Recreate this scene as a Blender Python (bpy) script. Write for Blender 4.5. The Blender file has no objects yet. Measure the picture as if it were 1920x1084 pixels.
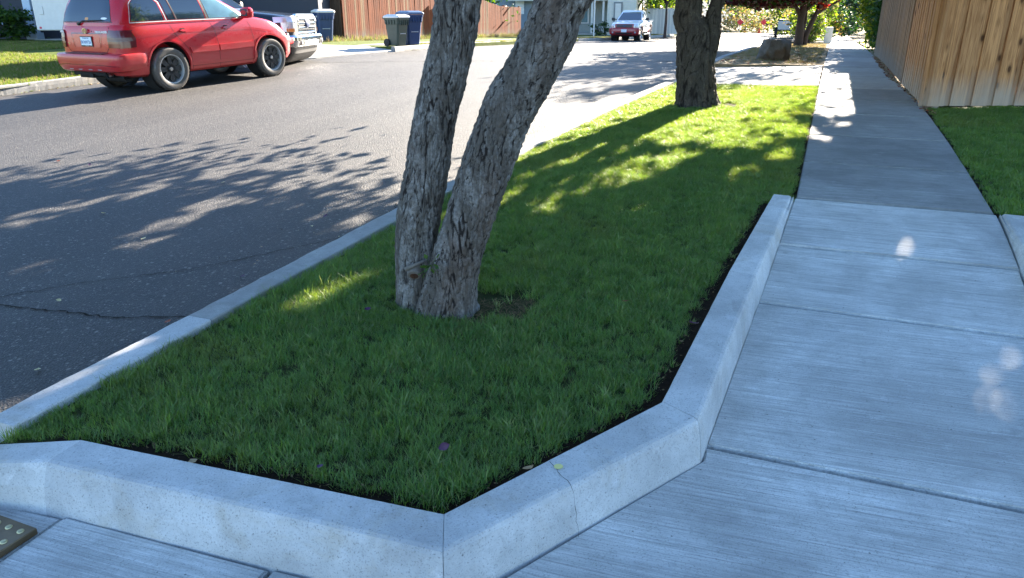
import bpy, bmesh, math, random
import numpy as np
from mathutils import Vector, Matrix, noise
R = math.radians
random.seed(7); RNG = np.random.default_rng(7)
S = bpy.context.scene
COL = S.collection

# ------------------------------------------------------------------ camera, sky, sun, exposure
EYE = 1.6
PITCH = math.atan((542 - 25.) / 1390.)
cam = bpy.data.cameras.new('camera'); camo = bpy.data.objects.new('camera', cam); COL.objects.link(camo)
camo.location = (0, 0, EYE); camo.rotation_euler = (R(90) - PITCH, 0, 0)
cam.sensor_width = 36; cam.lens = 36 * 1390. / 1920; cam.clip_start = .05; cam.clip_end = 1200
S.camera = camo
SUN_EL, SUN_AZ = 23., 31.          # azimuth from +Y towards +X
W = bpy.data.worlds.new('World'); S.world = W; W.use_nodes = True
wn = W.node_tree; bg = wn.nodes['Background']
sky = wn.nodes.new('ShaderNodeTexSky'); sky.sky_type = 'NISHITA'; sky.sun_disc = False
sky.sun_elevation = R(SUN_EL); sky.sun_rotation = R(SUN_AZ)
wn.links.new(sky.outputs[0], bg.inputs[0]); sky.ozone_density = 4.6; sky.air_density = 1.1; sky.dust_density = .3; bg.inputs[1].default_value = .062
sun = bpy.data.lights.new('sun', 'SUN'); suno = bpy.data.objects.new('sun', sun); COL.objects.link(suno)
sun.energy = 5.0; sun.angle = R(.5); sun.color = (1, .88, .73)
SUNV = Vector((math.sin(R(SUN_AZ)) * math.cos(R(SUN_EL)), math.cos(R(SUN_AZ)) * math.cos(R(SUN_EL)), math.sin(R(SUN_EL))))
suno.rotation_euler = SUNV.to_track_quat('Z', 'Y').to_euler()
vs = S.view_settings; vs.view_transform = 'Standard'; vs.look = 'None'; vs.exposure = 3.15; vs.gamma = 1; vs.use_curve_mapping = False
S.render.engine = 'CYCLES'; S.cycles.use_denoising = True; S.cycles.max_bounces = 8; S.cycles.diffuse_bounces = 4
S.cycles.sample_clamp_indirect = 6; S.cycles.transparent_max_bounces = 8

# ------------------------------------------------------------------ terrain: rises along the street, crests, then falls
DIR = Vector((math.sin(R(22.3)), math.cos(R(22.3)))); NRM = Vector((DIR.y, -DIR.x))
SL = [(-30, .037), (13, .037), (20, 0), (27, -.016), (48, -.016), (55, -.008), (90, -.008), (100, 0), (400, 0)]
def _slope(s):
    if s <= SL[0][0]: return SL[0][1]
    for (a, x), (b, y) in zip(SL, SL[1:]):
        if s <= b: return x + (y - x) * (s - a) / (b - a)
    return 0
ZT = np.zeros(4401)
for i in range(1, 4401): ZT[i] = ZT[i-1] + .1 * _slope(-40 + .1 * (i - .5))
ZT -= ZT[400]
def zp(s):
    i = min(max((s + 40) * 10, 0), 4399.); k = int(i); return float(ZT[k] + (ZT[min(k+1, 4400)] - ZT[k]) * (i - k))
def zpn(s): return np.interp(s, np.arange(4401) * .1 - 40, ZT)
def XY(s, n): return (DIR.x * s + NRM.x * n, DIR.y * s + NRM.y * n)
def P(s, n, h=0): x, y = XY(s, n); return Vector((x, y, zp(s) + h))
def SN(x, y): return (x * DIR.x + y * DIR.y, x * NRM.x + y * NRM.y)
def TZ(x, y): return zp(x * DIR.x + y * DIR.y)

F_ = 1390.
def ray_ground(u, v, dropf=None):
    d = Vector((u - 960, F_ * math.cos(PITCH) + (542 - v) * math.sin(PITCH), -F_ * math.sin(PITCH) + (542 - v) * math.cos(PITCH)))
    t = 1e-4
    while EYE + d.z * t > TZ(d.x * t, d.y * t) + (dropf(*SN(d.x * t, d.y * t)) if dropf else 0) and t < 1: t *= 1.004
    return (d.x * t, d.y * t)
# ------------------------------------------------------------------ mesh helpers
def link(o, parent=None):
    COL.objects.link(o)
    if parent is not None: o.parent = parent
    return o
def tag(o, label=None, cat=None, group=None, kind=None):
    if label: o['label'] = label
    if cat: o['category'] = cat
    if group: o['group'] = group
    if kind: o['kind'] = kind
    return o
def empty(name, loc=(0, 0, 0), rz=0, label=None, cat=None, group=None, kind=None, parent=None, scale=1):
    o = bpy.data.objects.new(name, None); o.location = loc; o.rotation_euler = (0, 0, rz); o.scale = (scale,) * 3
    o.empty_display_size = .1
    link(o, parent); return tag(o, label, cat, group, kind)
def mesh(name, V, F, mats=None, smooth=False, mi=None):
    m = bpy.data.meshes.new(name); m.from_pydata([tuple(v) for v in V], [], F)
    if mats is not None:
        for x in (mats if isinstance(mats, (list, tuple)) else [mats]): m.materials.append(x)
    if mi is not None: m.polygons.foreach_set('material_index', mi)
    if smooth: m.polygons.foreach_set('use_smooth', [True] * len(m.polygons))
    m.update(); return m
def obj(name, V, F, mats=None, parent=None, smooth=False, mi=None, loc=None):
    o = bpy.data.objects.new(name, mesh(name, V, F, mats, smooth, mi))
    if loc is not None: o.location = loc
    return link(o, parent)
class MB:
    def __init__(s): s.V = []; s.F = []; s.M = []
    def add(s, V, F, m=0, M=None):
        b = len(s.V)
        s.V += [tuple(M @ Vector(v)) if M is not None else tuple(v) for v in V]
        s.F += [tuple(b + i for i in f) for f in F]; s.M += [m] * len(F); return s
    def box(s, x0, x1, y0, y1, z0, z1, m=0, M=None):
        V = [(x, y, z) for x in (x0, x1) for y in (y0, y1) for z in (z0, z1)]
        return s.add(V, [(0, 1, 3, 2), (4, 6, 7, 5), (0, 4, 5, 1), (2, 3, 7, 6), (0, 2, 6, 4), (1, 5, 7, 3)], m, M)
    def cyl(s, a, b, r0, r1=None, n=12, m=0, M=None, cap=True):
        r1 = r0 if r1 is None else r1; a = Vector(a); b = Vector(b); d = (b - a).normalized()
        u = d.orthogonal().normalized(); w = d.cross(u); V = []; F = []
        for k in range(n):
            t = 2 * math.pi * k / n; c = u * math.cos(t) + w * math.sin(t); V += [a + c * r0, b + c * r1]
        for k in range(n): j = (k + 1) % n; F.append((2*k, 2*j, 2*j+1, 2*k+1))
        if cap: F.append(tuple(2*k for k in range(n))[::-1]); F.append(tuple(2*k+1 for k in range(n)))
        return s.add(V, F, m, M)
    def lathe(s, prof, n=32, m=0, M=None, axis='Y'):      # prof: (radius, along)
        V = []; F = []; k = len(prof)
        for i in range(n):
            t = 2 * math.pi * i / n
            for r, y in prof: V.append((r * math.cos(t), y, r * math.sin(t)) if axis == 'Y' else (r * math.cos(t), r * math.sin(t), y))
        for i in range(n):
            j = (i + 1) % n
            for q in range(k - 1): F.append((i*k+q, i*k+q+1, j*k+q+1, j*k+q))
        return s.add(V, F, m, M)
    def prism(s, poly, z0, z1, m=0, M=None):
        n = len(poly); V = [(x, y, z0) for x, y in poly] + [(x, y, z1) for x, y in poly]
        F = [tuple(range(n))[::-1], tuple(range(n, 2*n))] + [(i, (i+1) % n, n + (i+1) % n, n + i) for i in range(n)]
        return s.add(V, F, m, M)
    def build(s, name, mats, parent=None, smooth=False, loc=None, bevel=0, seg=2):
        o = obj(name, s.V, s.F, mats, parent, smooth, s.M, loc)
        bm = bmesh.new(); bm.from_mesh(o.data); bmesh.ops.recalc_face_normals(bm, faces=bm.faces)
        if bevel: bmesh.ops.bevel(bm, geom=[e for e in bm.edges if e.calc_face_angle(0) > .5], offset=bevel, segments=seg, affect='EDGES', profile=.5)
        bm.to_mesh(o.data); bm.free()
        if smooth: o.data.polygons.foreach_set('use_smooth', [True] * len(o.data.polygons))
        return o
def sheet(name, poly, h, mat, parent=None, thick=0, step=1.0, sub=None, hf=None, world=False):
    """polygon in street coordinates (s, n) draped on the terrain; optional thickness; hf(s, n) adds height"""
    bm = bmesh.new()
    vs_ = [bm.verts.new((s, n, 0)) for s, n in poly]; bm.faces.new(vs_)
    s0 = min(p[0] for p in poly); s1 = max(p[0] for p in poly); n0 = min(p[1] for p in poly); n1 = max(p[1] for p in poly)
    c = math.floor(s0 / step) * step + step
    while c < s1:
        bmesh.ops.bisect_plane(bm, geom=bm.verts[:] + bm.edges[:] + bm.faces[:], plane_co=(c, 0, 0), plane_no=(1, 0, 0)); c += step if c < 110 else 20
    if sub:
        c = math.floor(n0 / sub) * sub + sub
        while c < n1:
            bmesh.ops.bisect_plane(bm, geom=bm.verts[:] + bm.edges[:] + bm.faces[:], plane_co=(0, c, 0), plane_no=(0, 1, 0)); c += sub
    if thick:
        r = bmesh.ops.extrude_face_region(bm, geom=bm.faces[:])
        for v in [g for g in r['geom'] if isinstance(g, bmesh.types.BMVert)]: v.co.z -= thick
    for v in bm.verts:
        s, n, dz = v.co; q = P(s, n, h + dz + (hf(s, n) if hf else 0)); v.co = q
    bmesh.ops.recalc_face_normals(bm, faces=bm.faces)
    if not thick:
        for f in bm.faces:
            if f.normal.z < 0: f.normal_flip()
    m = bpy.data.meshes.new(name); bm.to_mesh(m); bm.free(); m.materials.append(mat)
    return link(bpy.data.objects.new(name, m), parent)

# ------------------------------------------------------------------ materials
class NT:
    def __init__(s, name):
        s.m = bpy.data.materials.new(name); s.m.use_nodes = True; s.t = s.m.node_tree; s.b = s.t.nodes['Principled BSDF']; s.out = s.t.nodes['Material Output']
    def n(s, typ, **kw):
        x = s.t.nodes.new('ShaderNode' + typ)
        for k, v in kw.items(): setattr(x, k, v)
        return x
    def l(s, a, b): s.t.links.new(a, b)
    def pos(s, rot=0, scale=(1, 1, 1), obj=False):
        g = s.n('TexCoord').outputs['Object'] if obj else s.n('NewGeometry').outputs['Position']
        mp = s.n('Mapping'); mp.inputs['Rotation'].default_value = (0, 0, rot); mp.inputs['Scale'].default_value = scale; 
        if rot and scale != (1, 1, 1):
            m1 = s.n('Mapping'); m1.inputs['Rotation'].default_value = (0, 0, rot); s.l(g, m1.inputs[0]); mp.inputs['Rotation'].default_value = (0, 0, 0); s.l(m1.outputs[0], mp.inputs[0])
        else: s.l(g, mp.inputs[0])
        return mp.outputs[0]
    def noise(s, vec, sc, det=3, rough=.55, dist=0):
        x = s.n('TexNoise'); x.inputs['Scale'].default_value = sc; x.inputs['Detail'].default_value = det; x.inputs['Roughness'].default_value = rough; x.inputs['Distortion'].default_value = dist
        s.l(vec, x.inputs['Vector']); return x.outputs[0]
    def vor(s, vec, sc, feature='F1', out=0):
        x = s.n('TexVoronoi', feature=feature); x.inputs['Scale'].default_value = sc; s.l(vec, x.inputs['Vector']); return x.outputs[out]
    def ramp(s, fac, stops):
        x = s.n('ValToRGB'); e = x.color_ramp.elements
        while len(e) < len(stops): e.new(.5)
        for q, (p, c) in zip(e, stops): q.position = p; q.color = (*c, 1) if isinstance(c, (tuple, list)) else (c, c, c, 1)
        s.l(fac, x.inputs[0]); return x.outputs[0]
    def mix(s, fac, a, b, mode='MIX'):
        x = s.n('Mix', data_type='RGBA', blend_type=mode)
        for i, v in ((0, fac), (6, a), (7, b)):
            if isinstance(v, (int, float)): x.inputs[i].default_value = v if i == 0 else (v, v, v, 1)
            elif isinstance(v, (tuple, list)): x.inputs[i].default_value = (*v, 1)
            else: s.l(v, x.inputs[i])
        return x.outputs[2]
    def math(s, op, a, b=None):
        x = s.n('Math', operation=op)
        for i, v in ((0, a), (1, b)):
            if v is None: continue
            if isinstance(v, (int, float)): x.inputs[i].default_value = v
            else: s.l(v, x.inputs[i])
        return x.outputs[0]
    def bump(s, h, st, dist=.01, prev=None):
        x = s.n('Bump'); x.inputs['Strength'].default_value = st; x.inputs['Distance'].default_value = dist; s.l(h, x.inputs['Height'])
        if prev is not None: s.l(prev, x.inputs['Normal'])
        return x.outputs[0]
    def fin(s, col=None, rough=.7, nrm=None, spec=None, metal=0, coat=0):
        if col is not None:
            if isinstance(col, (tuple, list)): s.b.inputs['Base Color'].default_value = (*col, 1)
            else: s.l(col, s.b.inputs['Base Color'])
        if isinstance(rough, (int, float)): s.b.inputs['Roughness'].default_value = rough
        else: s.l(rough, s.b.inputs['Roughness'])
        if nrm is not None: s.l(nrm, s.b.inputs['Normal'])
        if spec is not None: s.b.inputs['Specular IOR Level'].default_value = spec
        s.b.inputs['Metallic'].default_value = metal; s.b.inputs['Coat Weight'].default_value = coat * .6; s.b.inputs['Coat Roughness'].default_value = .06
        return s.m
def plain(name, col, rough=.6, metal=0, coat=0, var=.12, sc=6, spec=None):
    t = NT(name); p = t.pos(obj=True); v = t.noise(p, sc, 4)
    c = t.mix(v, tuple(max(0, x * (1 - var)) for x in col), tuple(min(1, x * (1 + var)) for x in col))
    return t.fin(c, rough, metal=metal, coat=coat, spec=spec)
def concrete(name, col, broom=0, stain=.35, rot=22.3, speck=.5, brown=.0):
    t = NT(name); p = t.pos(); sc_ = lambda k: tuple(min(.8, x * k) for x in col)
    c = t.mix(t.ramp(t.noise(p, 1.3, 6, .65, .5), [(.32, 0.), (.68, 1.)]), sc_(1 - stain), sc_(1 + stain * .5))
    c = t.mix(t.math('MULTIPLY', t.ramp(t.noise(p, 5.5, 6, .7, .3), [(.5, 0.), (.72, 1.)]), .5), c, sc_(.6))
    c = t.mix(t.math('MULTIPLY', t.ramp(t.noise(p, 17, 5, .7), [(.52, 0.), (.75, 1.)]), .5), c, sc_(.55))
    c = t.mix(t.math('MULTIPLY', t.ramp(t.noise(p, 8.5, 5, .75, .2), [(.56, 0.), (.75, 1.)]), .5), c, sc_(1.45))
    if brown: c = t.mix(t.math('MULTIPLY', t.ramp(t.noise(p, 3.1, 6, .65, .6), [(.54, 0.), (.70, 1.)]), brown), c, (col[0] * .7, col[1] * .6, col[2] * .46))
    fine = t.noise(p, 95, 5, .7); nrm = t.bump(fine, .5, .004)
    nrm = t.bump(t.noise(p, 12, 5, .7), .35, .008, nrm)
    if broom:
        br = t.noise(t.pos(R(rot), (2.6, 120, 3)), 1, 4, .8)
        c = t.mix(t.math('MULTIPLY', t.ramp(br, [(.36, 1.), (.54, 0.)]), min(1, .75 * broom)), c, sc_(.42))
        c = t.mix(t.math('MULTIPLY', t.ramp(br, [(.56, 0.), (.70, 1.)]), .5 * broom), c, sc_(1.4))
        br2 = t.noise(t.pos(R(rot), (.7, 26, 3)), 1, 5, .75)
        c = t.mix(t.math('MULTIPLY', t.ramp(br2, [(.34, 1.), (.6, 0.)]), .5 * broom), c, sc_(.6))
        nrm = t.bump(br, .8 * broom, .004, nrm)
    c = t.mix(t.math('MULTIPLY', t.ramp(t.noise(p, 150, 3, .7), [(.54, 0.), (.70, 1.)]), speck), c, sc_(.3))
    c = t.mix(t.n('ObjectInfo').outputs['Random'], t.mix(1., c, (.86, .865, .87), 'MULTIPLY'), t.mix(1., c, (1.1, 1.1, 1.09), 'MULTIPLY'))
    c = t.mix(t.math('MULTIPLY', t.ramp(t.noise(p, 2.2, 7, .75, 1.2), [(.58, 0.), (.63, 1.)]), .28), c, sc_(.5))
    pit = t.ramp(t.vor(p, 13), [(.035, 1.), (.06, 0.)]); c = t.mix(t.math('MULTIPLY', pit, .75), c, sc_(.16))
    return t.fin(c, .85, nrm, spec=.3)
def asphalt_mat():
    t = NT('asphalt'); p = t.pos(); pr = t.pos(R(22.3), (1, .06, 1))
    lane = t.ramp(t.noise(pr, 1.1, 4), [(.38, 0.), (.62, 1.)])
    c = t.mix(lane, (.019, .019, .020), (.036, .035, .034))
    big = t.ramp(t.noise(p, .5, 6, .65, .6), [(.35, 0.), (.7, 1.)]); c = t.mix(t.math('MULTIPLY', big, .35), c, (.050, .047, .044))
    for sc, a0, amt, thr in ((110, .10, .8, .45), (55, .13, .8, .62), (26, .16, .65, .74)):
        x = t.n('TexVoronoi'); x.inputs['Scale'].default_value = sc; t.l(p, x.inputs['Vector']); sep = t.n('SeparateColor'); t.l(x.outputs[1], sep.inputs[0])
        sp = t.ramp(x.outputs[0], [(a0, 1.), (a0 + .22, 0.)]); gate = t.ramp(sep.outputs[0], [(thr, 0.), (thr + .12, 1.)])
        c = t.mix(t.math('MULTIPLY', sp, t.math('MULTIPLY', gate, amt)), c, (.24, .22, .195))
    for sc, amt in ((75, .7), (22, .45)):
        dk = t.ramp(t.noise(p, sc, 4, .8), [(.34, 1.), (.5, 0.)]); c = t.mix(t.math('MULTIPLY', dk, amt), c, (.007, .007, .009))
    nrm = t.bump(t.vor(p, 85), 1., .008); nrm = t.bump(t.noise(p, 26, 5, .75), .6, .012, nrm)
    return t.fin(c, .66, nrm, spec=.42)
def dirt(name, a, b, sc=8):
    t = NT(name); p = t.pos(); c = t.mix(t.ramp(t.noise(p, sc, 6, .75), [(.3, 0.), (.7, 1.)]), a, b)
    c = t.mix(t.math('MULTIPLY', t.ramp(t.noise(p, sc * 9, 4, .7), [(.5, 0.), (.7, 1.)]), .6), c, tuple(x * .4 for x in a))
    return t.fin(c, .95, t.bump(t.noise(p, sc * 5, 6, .8), 1., .02), spec=.1)
def leafmat(name, a, b, trans=.45, rough=.5, sc=3., tcol=None, spec=.3, rnd=True, patchy=False):
    """two-tone foliage that lets light through"""
    t = NT(name); p = t.pos(); v = t.ramp(t.noise(p, sc, 3, .6), [(.32, 0.), (.68, 1.)])
    if rnd: v = t.mix(.55, v, t.n('ObjectInfo').outputs['Random'])
    c = t.mix(v, a, b)
    if patchy:
        c = t.mix(t.math('MULTIPLY', t.ramp(t.noise(p, 1.1, 4, .6, .4), [(.54, 0.), (.68, 1.)]), .55), c, (.15, .19, .055)); c = t.mix(t.math('MULTIPLY', t.ramp(t.noise(p, 7, 3, .6), [(.35, 1.), (.5, 0.)]), .4), c, (.03, .085, .022))
    t.fin(c, rough, spec=spec)
    tr = t.n('BsdfTranslucent'); tc = tcol or (1.5, 1.5, .8)
    c2 = t.mix(1., c, tc, 'MULTIPLY'); t.l(c2, tr.inputs[0])
    mx = t.n('MixShader'); mx.inputs[0].default_value = trans; t.l(t.b.outputs[0], mx.inputs[1]); t.l(tr.outputs[0], mx.inputs[2]); t.l(mx.outputs[0], t.out.inputs[0])
    return t.m
def wood(name, col, dark, sc=1, knots=True, weather=None):
    t = NT(name); oi = t.n('ObjectInfo'); tc = t.n('TexCoord')
    off = t.n('Mapping'); cm = t.n('CombineXYZ'); t.l(t.math('MULTIPLY', oi.outputs['Random'], 50), cm.inputs[0]); t.l(t.math('MULTIPLY', oi.outputs['Random'], 31), cm.inputs[2])
    t.l(tc.outputs['Object'], off.inputs[0]); t.l(cm.outputs[0], off.inputs['Location'])
    st = t.n('Mapping'); st.inputs['Scale'].default_value = (38 * sc, 38 * sc, 1.6 * sc); t.l(off.outputs[0], st.inputs[0])
    g = t.noise(st.outputs[0], 1, 5, .65, 1.1)
    c = t.mix(t.ramp(g, [(.34, 1.), (.62, 0.)]), col, dark)
    hue = t.ramp(oi.outputs['Random'], [(0, tuple(x * .55 for x in col)), (.5, col), (1, tuple(min(1, x * y) for x, y in zip(col, (1.25, 1.15, 1.0))))])
    c = t.mix(.55, c, t.mix(t.ramp(g, [(.3, 1.), (.65, 0.)]), hue, dark))
    if knots:
        kv = t.n('Mapping'); kv.inputs['Scale'].default_value = (6.5, 6.5, 3.2); t.l(off.outputs[0], kv.inputs[0])
        k = t.vor(kv.outputs[0], 1); c = t.mix(t.ramp(k, [(.09, 1.), (.17, .0)]), c, (.05, .022, .01)); c = t.mix(t.math('MULTIPLY', t.ramp(k, [(.14, 1.), (.3, 0.)]), .5), c, tuple(x * .55 for x in dark))
    if weather:
        sx = t.n('SeparateXYZ'); t.l(tc.outputs['Object'], sx.inputs[0])
        nz = t.noise(st.outputs[0], .35, 4, .6); nz2 = t.noise(off.outputs[0], 2.0, 3)
        h = t.math('ADD', t.math('MULTIPLY', sx.outputs[2], -1.9), t.math('ADD', t.math('MULTIPLY', nz, .55), t.math('MULTIPLY', nz2, 1.1)))
        c = t.mix(t.math('MULTIPLY', t.ramp(h, [(.0, 0.), (.75, 1.)]), .75), c, weather)
    return t.fin(c, .8, t.bump(g, .35, .003), spec=.2)
def paint(name, col, dust=None, zlow=.0, zhi=.8, rough=.28, metal=.0, amt=.75):
    t = NT(name); p = t.pos(obj=True); c = t.mix(t.noise(p, 2.5, 3), tuple(x * .9 for x in col), tuple(min(1, x * 1.1) for x in col)); rg = rough
    if dust:
        sx = t.n('SeparateXYZ'); t.l(p, sx.inputs[0])
        h = t.math('ADD', sx.outputs[2], t.math('MULTIPLY', t.noise(p, 4.5, 6, .7), -.6))
        f = t.math('MULTIPLY', t.ramp(h, [(zlow, 1.), (zhi, 0.)]), t.ramp(t.noise(p, 26, 5, .75), [(.3, .35), (.7, 1.)]))
        f = t.math('MULTIPLY', f, amt)
        sp = t.math('MULTIPLY', t.ramp(t.noise(p, 70, 3, .8), [(.62, 0.), (.74, 1.)]), .28 * amt)
        f = t.math('MAXIMUM', f, sp); c = t.mix(f, c, dust); rg = t.ramp(f, [(0, rough), (.6, .75)])
    return t.fin(c, rg, coat=.8, metal=metal)
M = {}
M['asphalt'] = asphalt_mat()
M['walk_new'] = concrete('broomed_concrete', (.60, .60, .59), broom=1.0, stain=.45, speck=.55)
M['walk_low'] = concrete('broomed_concrete_landing', (.60, .60, .59), broom=1.0, stain=.5, speck=.75, rot=18)
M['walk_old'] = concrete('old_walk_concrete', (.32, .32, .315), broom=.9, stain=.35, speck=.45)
M['walk_far'] = concrete('driveway_concrete', (.38, .37, .35), broom=.3, stain=.2)
M['curb'] = concrete('curb_concrete', (.56, .56, .555), broom=0, stain=.35, speck=.75, brown=.55)
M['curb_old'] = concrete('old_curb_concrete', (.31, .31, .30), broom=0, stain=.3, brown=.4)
M['joint'] = dirt('joint_grime', (.006, .0055, .005), (.02, .018, .014), 30)
M['soil'] = dirt('dark_soil', (.012, .008, .006), (.045, .028, .018), 22)
M['lawn_soil'] = dirt('turf_thatch', (.03, .045, .015), (.08, .08, .03), 14)
M['dry'] = dirt('dry_ground', (.16, .12, .07), (.34, .27, .17), 5)
M['ground'] = dirt('ground_earth', (.13, .11, .06), (.24, .20, .12), 2)
M['far_lawn'] = dirt('far_lawn_turf', (.05, .08, .015), (.12, .14, .03), 6)
M['grass'] = leafmat('grass_blade', (.070, .185, .045), (.155, .285, .085), .5, .42, 2.6, (2.0, 1.45, .25), spec=.4, patchy=True)
M['grass2'] = leafmat('grass_blade_pale', (.14, .22, .08), (.28, .31, .14), .45, .5, 3.2, (1.5, 1.4, .6), spec=.3)
M['straw'] = leafmat('dry_straw', (.22, .15, .07), (.34, .26, .13), .3, .8, 5, (1, 1, 1))
M['thatch'] = leafmat('dead_grass', (.10, .065, .03), (.22, .15, .075), .2, .9, 40, (1, 1, 1))
M['leaf'] = leafmat('green_leaf', (.03, .07, .012), (.06, .12, .02), .4, .45, 3, (2.2, 2., .5), rnd=False)
M['leaf_dark'] = leafmat('dark_leaf', (.012, .04, .012), (.035, .08, .018), .3, .5, 4, (1.6, 2.0, .5), rnd=False)
M['leaf_lime'] = leafmat('lime_leaf', (.12, .18, .015), (.22, .28, .03), .5, .5, 4, (1.7, 1.7, .4), rnd=False)
M['leaf_purple'] = leafmat('purple_leaf', (.016, .006, .010), (.045, .012, .014), .3, .4, 6, (2.6, 1.0, .9), rnd=False)
M['leaf_red'] = leafmat('red_leaf', (.22, .015, .015), (.40, .05, .03), .5, .5, 6, (1.6, .8, .8), rnd=False)
M['leaf_gold'] = leafmat('gold_leaf', (.25, .16, .05), (.40, .28, .10), .45, .6, 5, (1.2, 1.1, .8), rnd=False)
M['leaf_sage'] = leafmat('sage_leaf', (.14, .16, .08), (.27, .26, .13), .35, .7, 4, (1.2, 1.1, .7), rnd=False)
M['leaf_blue'] = leafmat('blue_green_leaf', (.03, .06, .05), (.06, .10, .07), .25, .6, 4, (1.2, 1.4, 1), rnd=False)
M['fallen_tan'] = leafmat('fallen_tan', (.34, .22, .12), (.42, .3, .17), .2, .7, 20, (1, 1, 1))
M['fallen_plum'] = leafmat('fallen_plum', (.05, .02, .06), (.09, .03, .08), .15, .45, 20, (1, 1, 1))
M['fallen_yellow'] = leafmat('fallen_yellow', (.6, .5, .25), (.7, .62, .35), .2, .6, 20, (1, 1, 1))
M['fallen_red'] = leafmat('fallen_red', (.25, .05, .03), (.35, .1, .05), .2, .6, 20, (1, 1, 1))
M['cedar'] = wood('cedar_board', (.52, .27, .12), (.24, .10, .038), weather=(.38, .32, .26))
M['cedar_weathered'] = wood('weathered_cedar_board', (.30, .18, .10), (.12, .075, .045), knots=False, weather=(.2, .18, .16))
M['redwood'] = wood('red_stained_board', (.27, .075, .028), (.08, .022, .01), knots=False, weather=(.2, .13, .09))
M['greywood'] = wood('grey_brown_board', (.11, .075, .055), (.045, .03, .025), knots=False)
M['rubber'] = plain('rubber', (.022, .022, .024), .75, sc=20, var=.3)
M['tyre'] = paint('dusty_tyre', (.024, .024, .025), (.16, .14, .12), .1, 1.3, rough=.8, amt=.6)
M['black'] = plain('black_plastic', (.02, .02, .022), .5)
M['void'] = plain('underbody_black', (.008, .008, .009), .9)
M['chrome'] = plain('chrome', (.75, .76, .78), .12, metal=1)
M['steel'] = plain('brushed_metal', (.5, .5, .5), .38, metal=1)
M['galv'] = plain('galvanised_metal', (.45, .46, .47), .5, metal=.6)
M['white'] = plain('white_paint', (.75, .75, .74), .45)
M['offwhite'] = plain('off_white_panel', (.62, .62, .60), .4)
M['glass_dark'] = plain('tinted_glass', (.012, .022, .04), .05, spec=.9, sc=2)
M['glass_clear'] = plain('pale_glass', (.10, .20, .24), .06, spec=.9, sc=3, var=.5)
M['lens_red'] = paint('red_lens', (.30, .01, .015), rough=.12)
M['lens_dark'] = paint('smoked_red_lens', (.11, .012, .02), rough=.12)
M['lens_clear'] = plain('clear_lens', (.55, .56, .58), .1, metal=.3, coat=.8)
M['lens_smoke'] = plain('smoked_clear_lens', (.15, .085, .085), .2)
M['lens_amber'] = plain('amber_lens', (.6, .25, .06), .2)
M['red_paint'] = paint('red_car_paint', (.47, .004, .016), (.32, .09, .07), -.25, .6, .26, amt=.55)
M['navy_paint'] = paint('navy_car_paint', (.003, .005, .013), rough=.25)
M['white_paint'] = paint('white_car_paint', (.72, .72, .72), rough=.25)
M['darkred_paint'] = paint('dark_red_bumper_paint', (.32, .02, .03), rough=.35)
M['bin_blue'] = plain('blue_bin_plastic', (.018, .045, .13), .45, sc=9, var=.25)
M['bin_green'] = plain('green_bin_plastic', (.035, .055, .045), .45, sc=9, var=.25)
M['lid_blue'] = plain('blue_lid_plastic', (.05, .09, .17), .35)
M['rock'] = None
M['brass'] = plain('weathered_bronze', (.17, .12, .07), .42, metal=.7, sc=14, var=.5)
M['brass_dome'] = plain('worn_bronze', (.48, .42, .24), .3, metal=.8, sc=14)
M['yellow'] = plain('yellow_marking', (.62, .58, .22), .8)
M['dust'] = dirt('road_dust', (.045, .042, .038), (.09, .083, .075), 25)
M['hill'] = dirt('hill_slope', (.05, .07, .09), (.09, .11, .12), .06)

# ------------------------------------------------------------------ ground, road, walks, kerbs
KT = -.13                                             # road level below the lawn
def drop(s):                                          # the ramp down to the corner landing
    if s >= 6.2: return 0.
    if s >= 4.38: t = (6.2 - s) / 1.82; return -.17 * (t * t * (3 - 2 * t) * .5 + t * .5)
    return -.17
g = sheet('ground', [(-25, -190), (230, -190), (230, 190), (-25, 190)], -.24, M['ground'], step=2.0); tag(g, kind='structure')
road = sheet('road', [(-6, -13.9), (12, -13.75), (14.5, -13.3), (17.2, -12.95), (21, -12.6), (34, -12.7), (40, -11.9), (78, -11.2), (78, -1.6), (40, -2.2), (30, -2.35), (18.7, -2.45), (17.4, -2.1), (13.4, -2.1), (12.9, -2.5), (11.5, -2.62), (9.6, -2.75), (7.4, -2.83), (4, -2.88), (1.2, -2.9), (-6, -2.95)], KT, M['asphalt'], sub=3.0)
tag(road, kind='structure')

# pavement (kind structure) with slabs as pieces
walk = empty('sidewalk', kind='structure')
def slab(s0, s1, n0, n1, mat, h=0.0, gap=.016, poly=None, thick=.1, hf=None, step=.25):
    pl = poly or [(s0 + gap, n0), (s1 - gap, n0), (s1 - gap, n1), (s0 + gap, n1)]
    o = sheet('slab', pl, h, mat, walk, thick=thick, step=step, hf=hf)
    bm = bmesh.new(); bm.from_mesh(o.data)
    top = max(v.co.z for v in bm.verts)
    ed = [e for e in bm.edges if len(e.link_faces) == 2 and e.calc_face_angle(0) > 1.2 and any(f.normal.z > .7 for f in e.link_faces)]
    bmesh.ops.bevel(bm, geom=ed, offset=.008, segments=2, affect='EDGES'); bm.to_mesh(o.data); bm.free(); return o
far_edge = [(6.2, 1.26), (7.55, 1.27), (9.02, 1.27), (10.58, 1.25), (11.9, 1.22), (13.2, 1.14), (15, 1.02), (16.9, .98), (18.6, .97), (20.3, .97)]
js = [6.2, 7.55, 9.02, 10.58, 11.9, 13.2, 15, 16.9, 18.6, 20.3]
for a, b in zip(js, js[1:]):
    ea = dict(far_edge)[a]; eb = dict(far_edge)[b]
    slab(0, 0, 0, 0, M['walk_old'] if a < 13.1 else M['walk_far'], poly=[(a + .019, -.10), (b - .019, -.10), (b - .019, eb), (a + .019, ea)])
k = 20.3
while k < 44: slab(k, k + 1.6, -.08, 1.0, M['walk_far'], step=.8); k += 1.6
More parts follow.
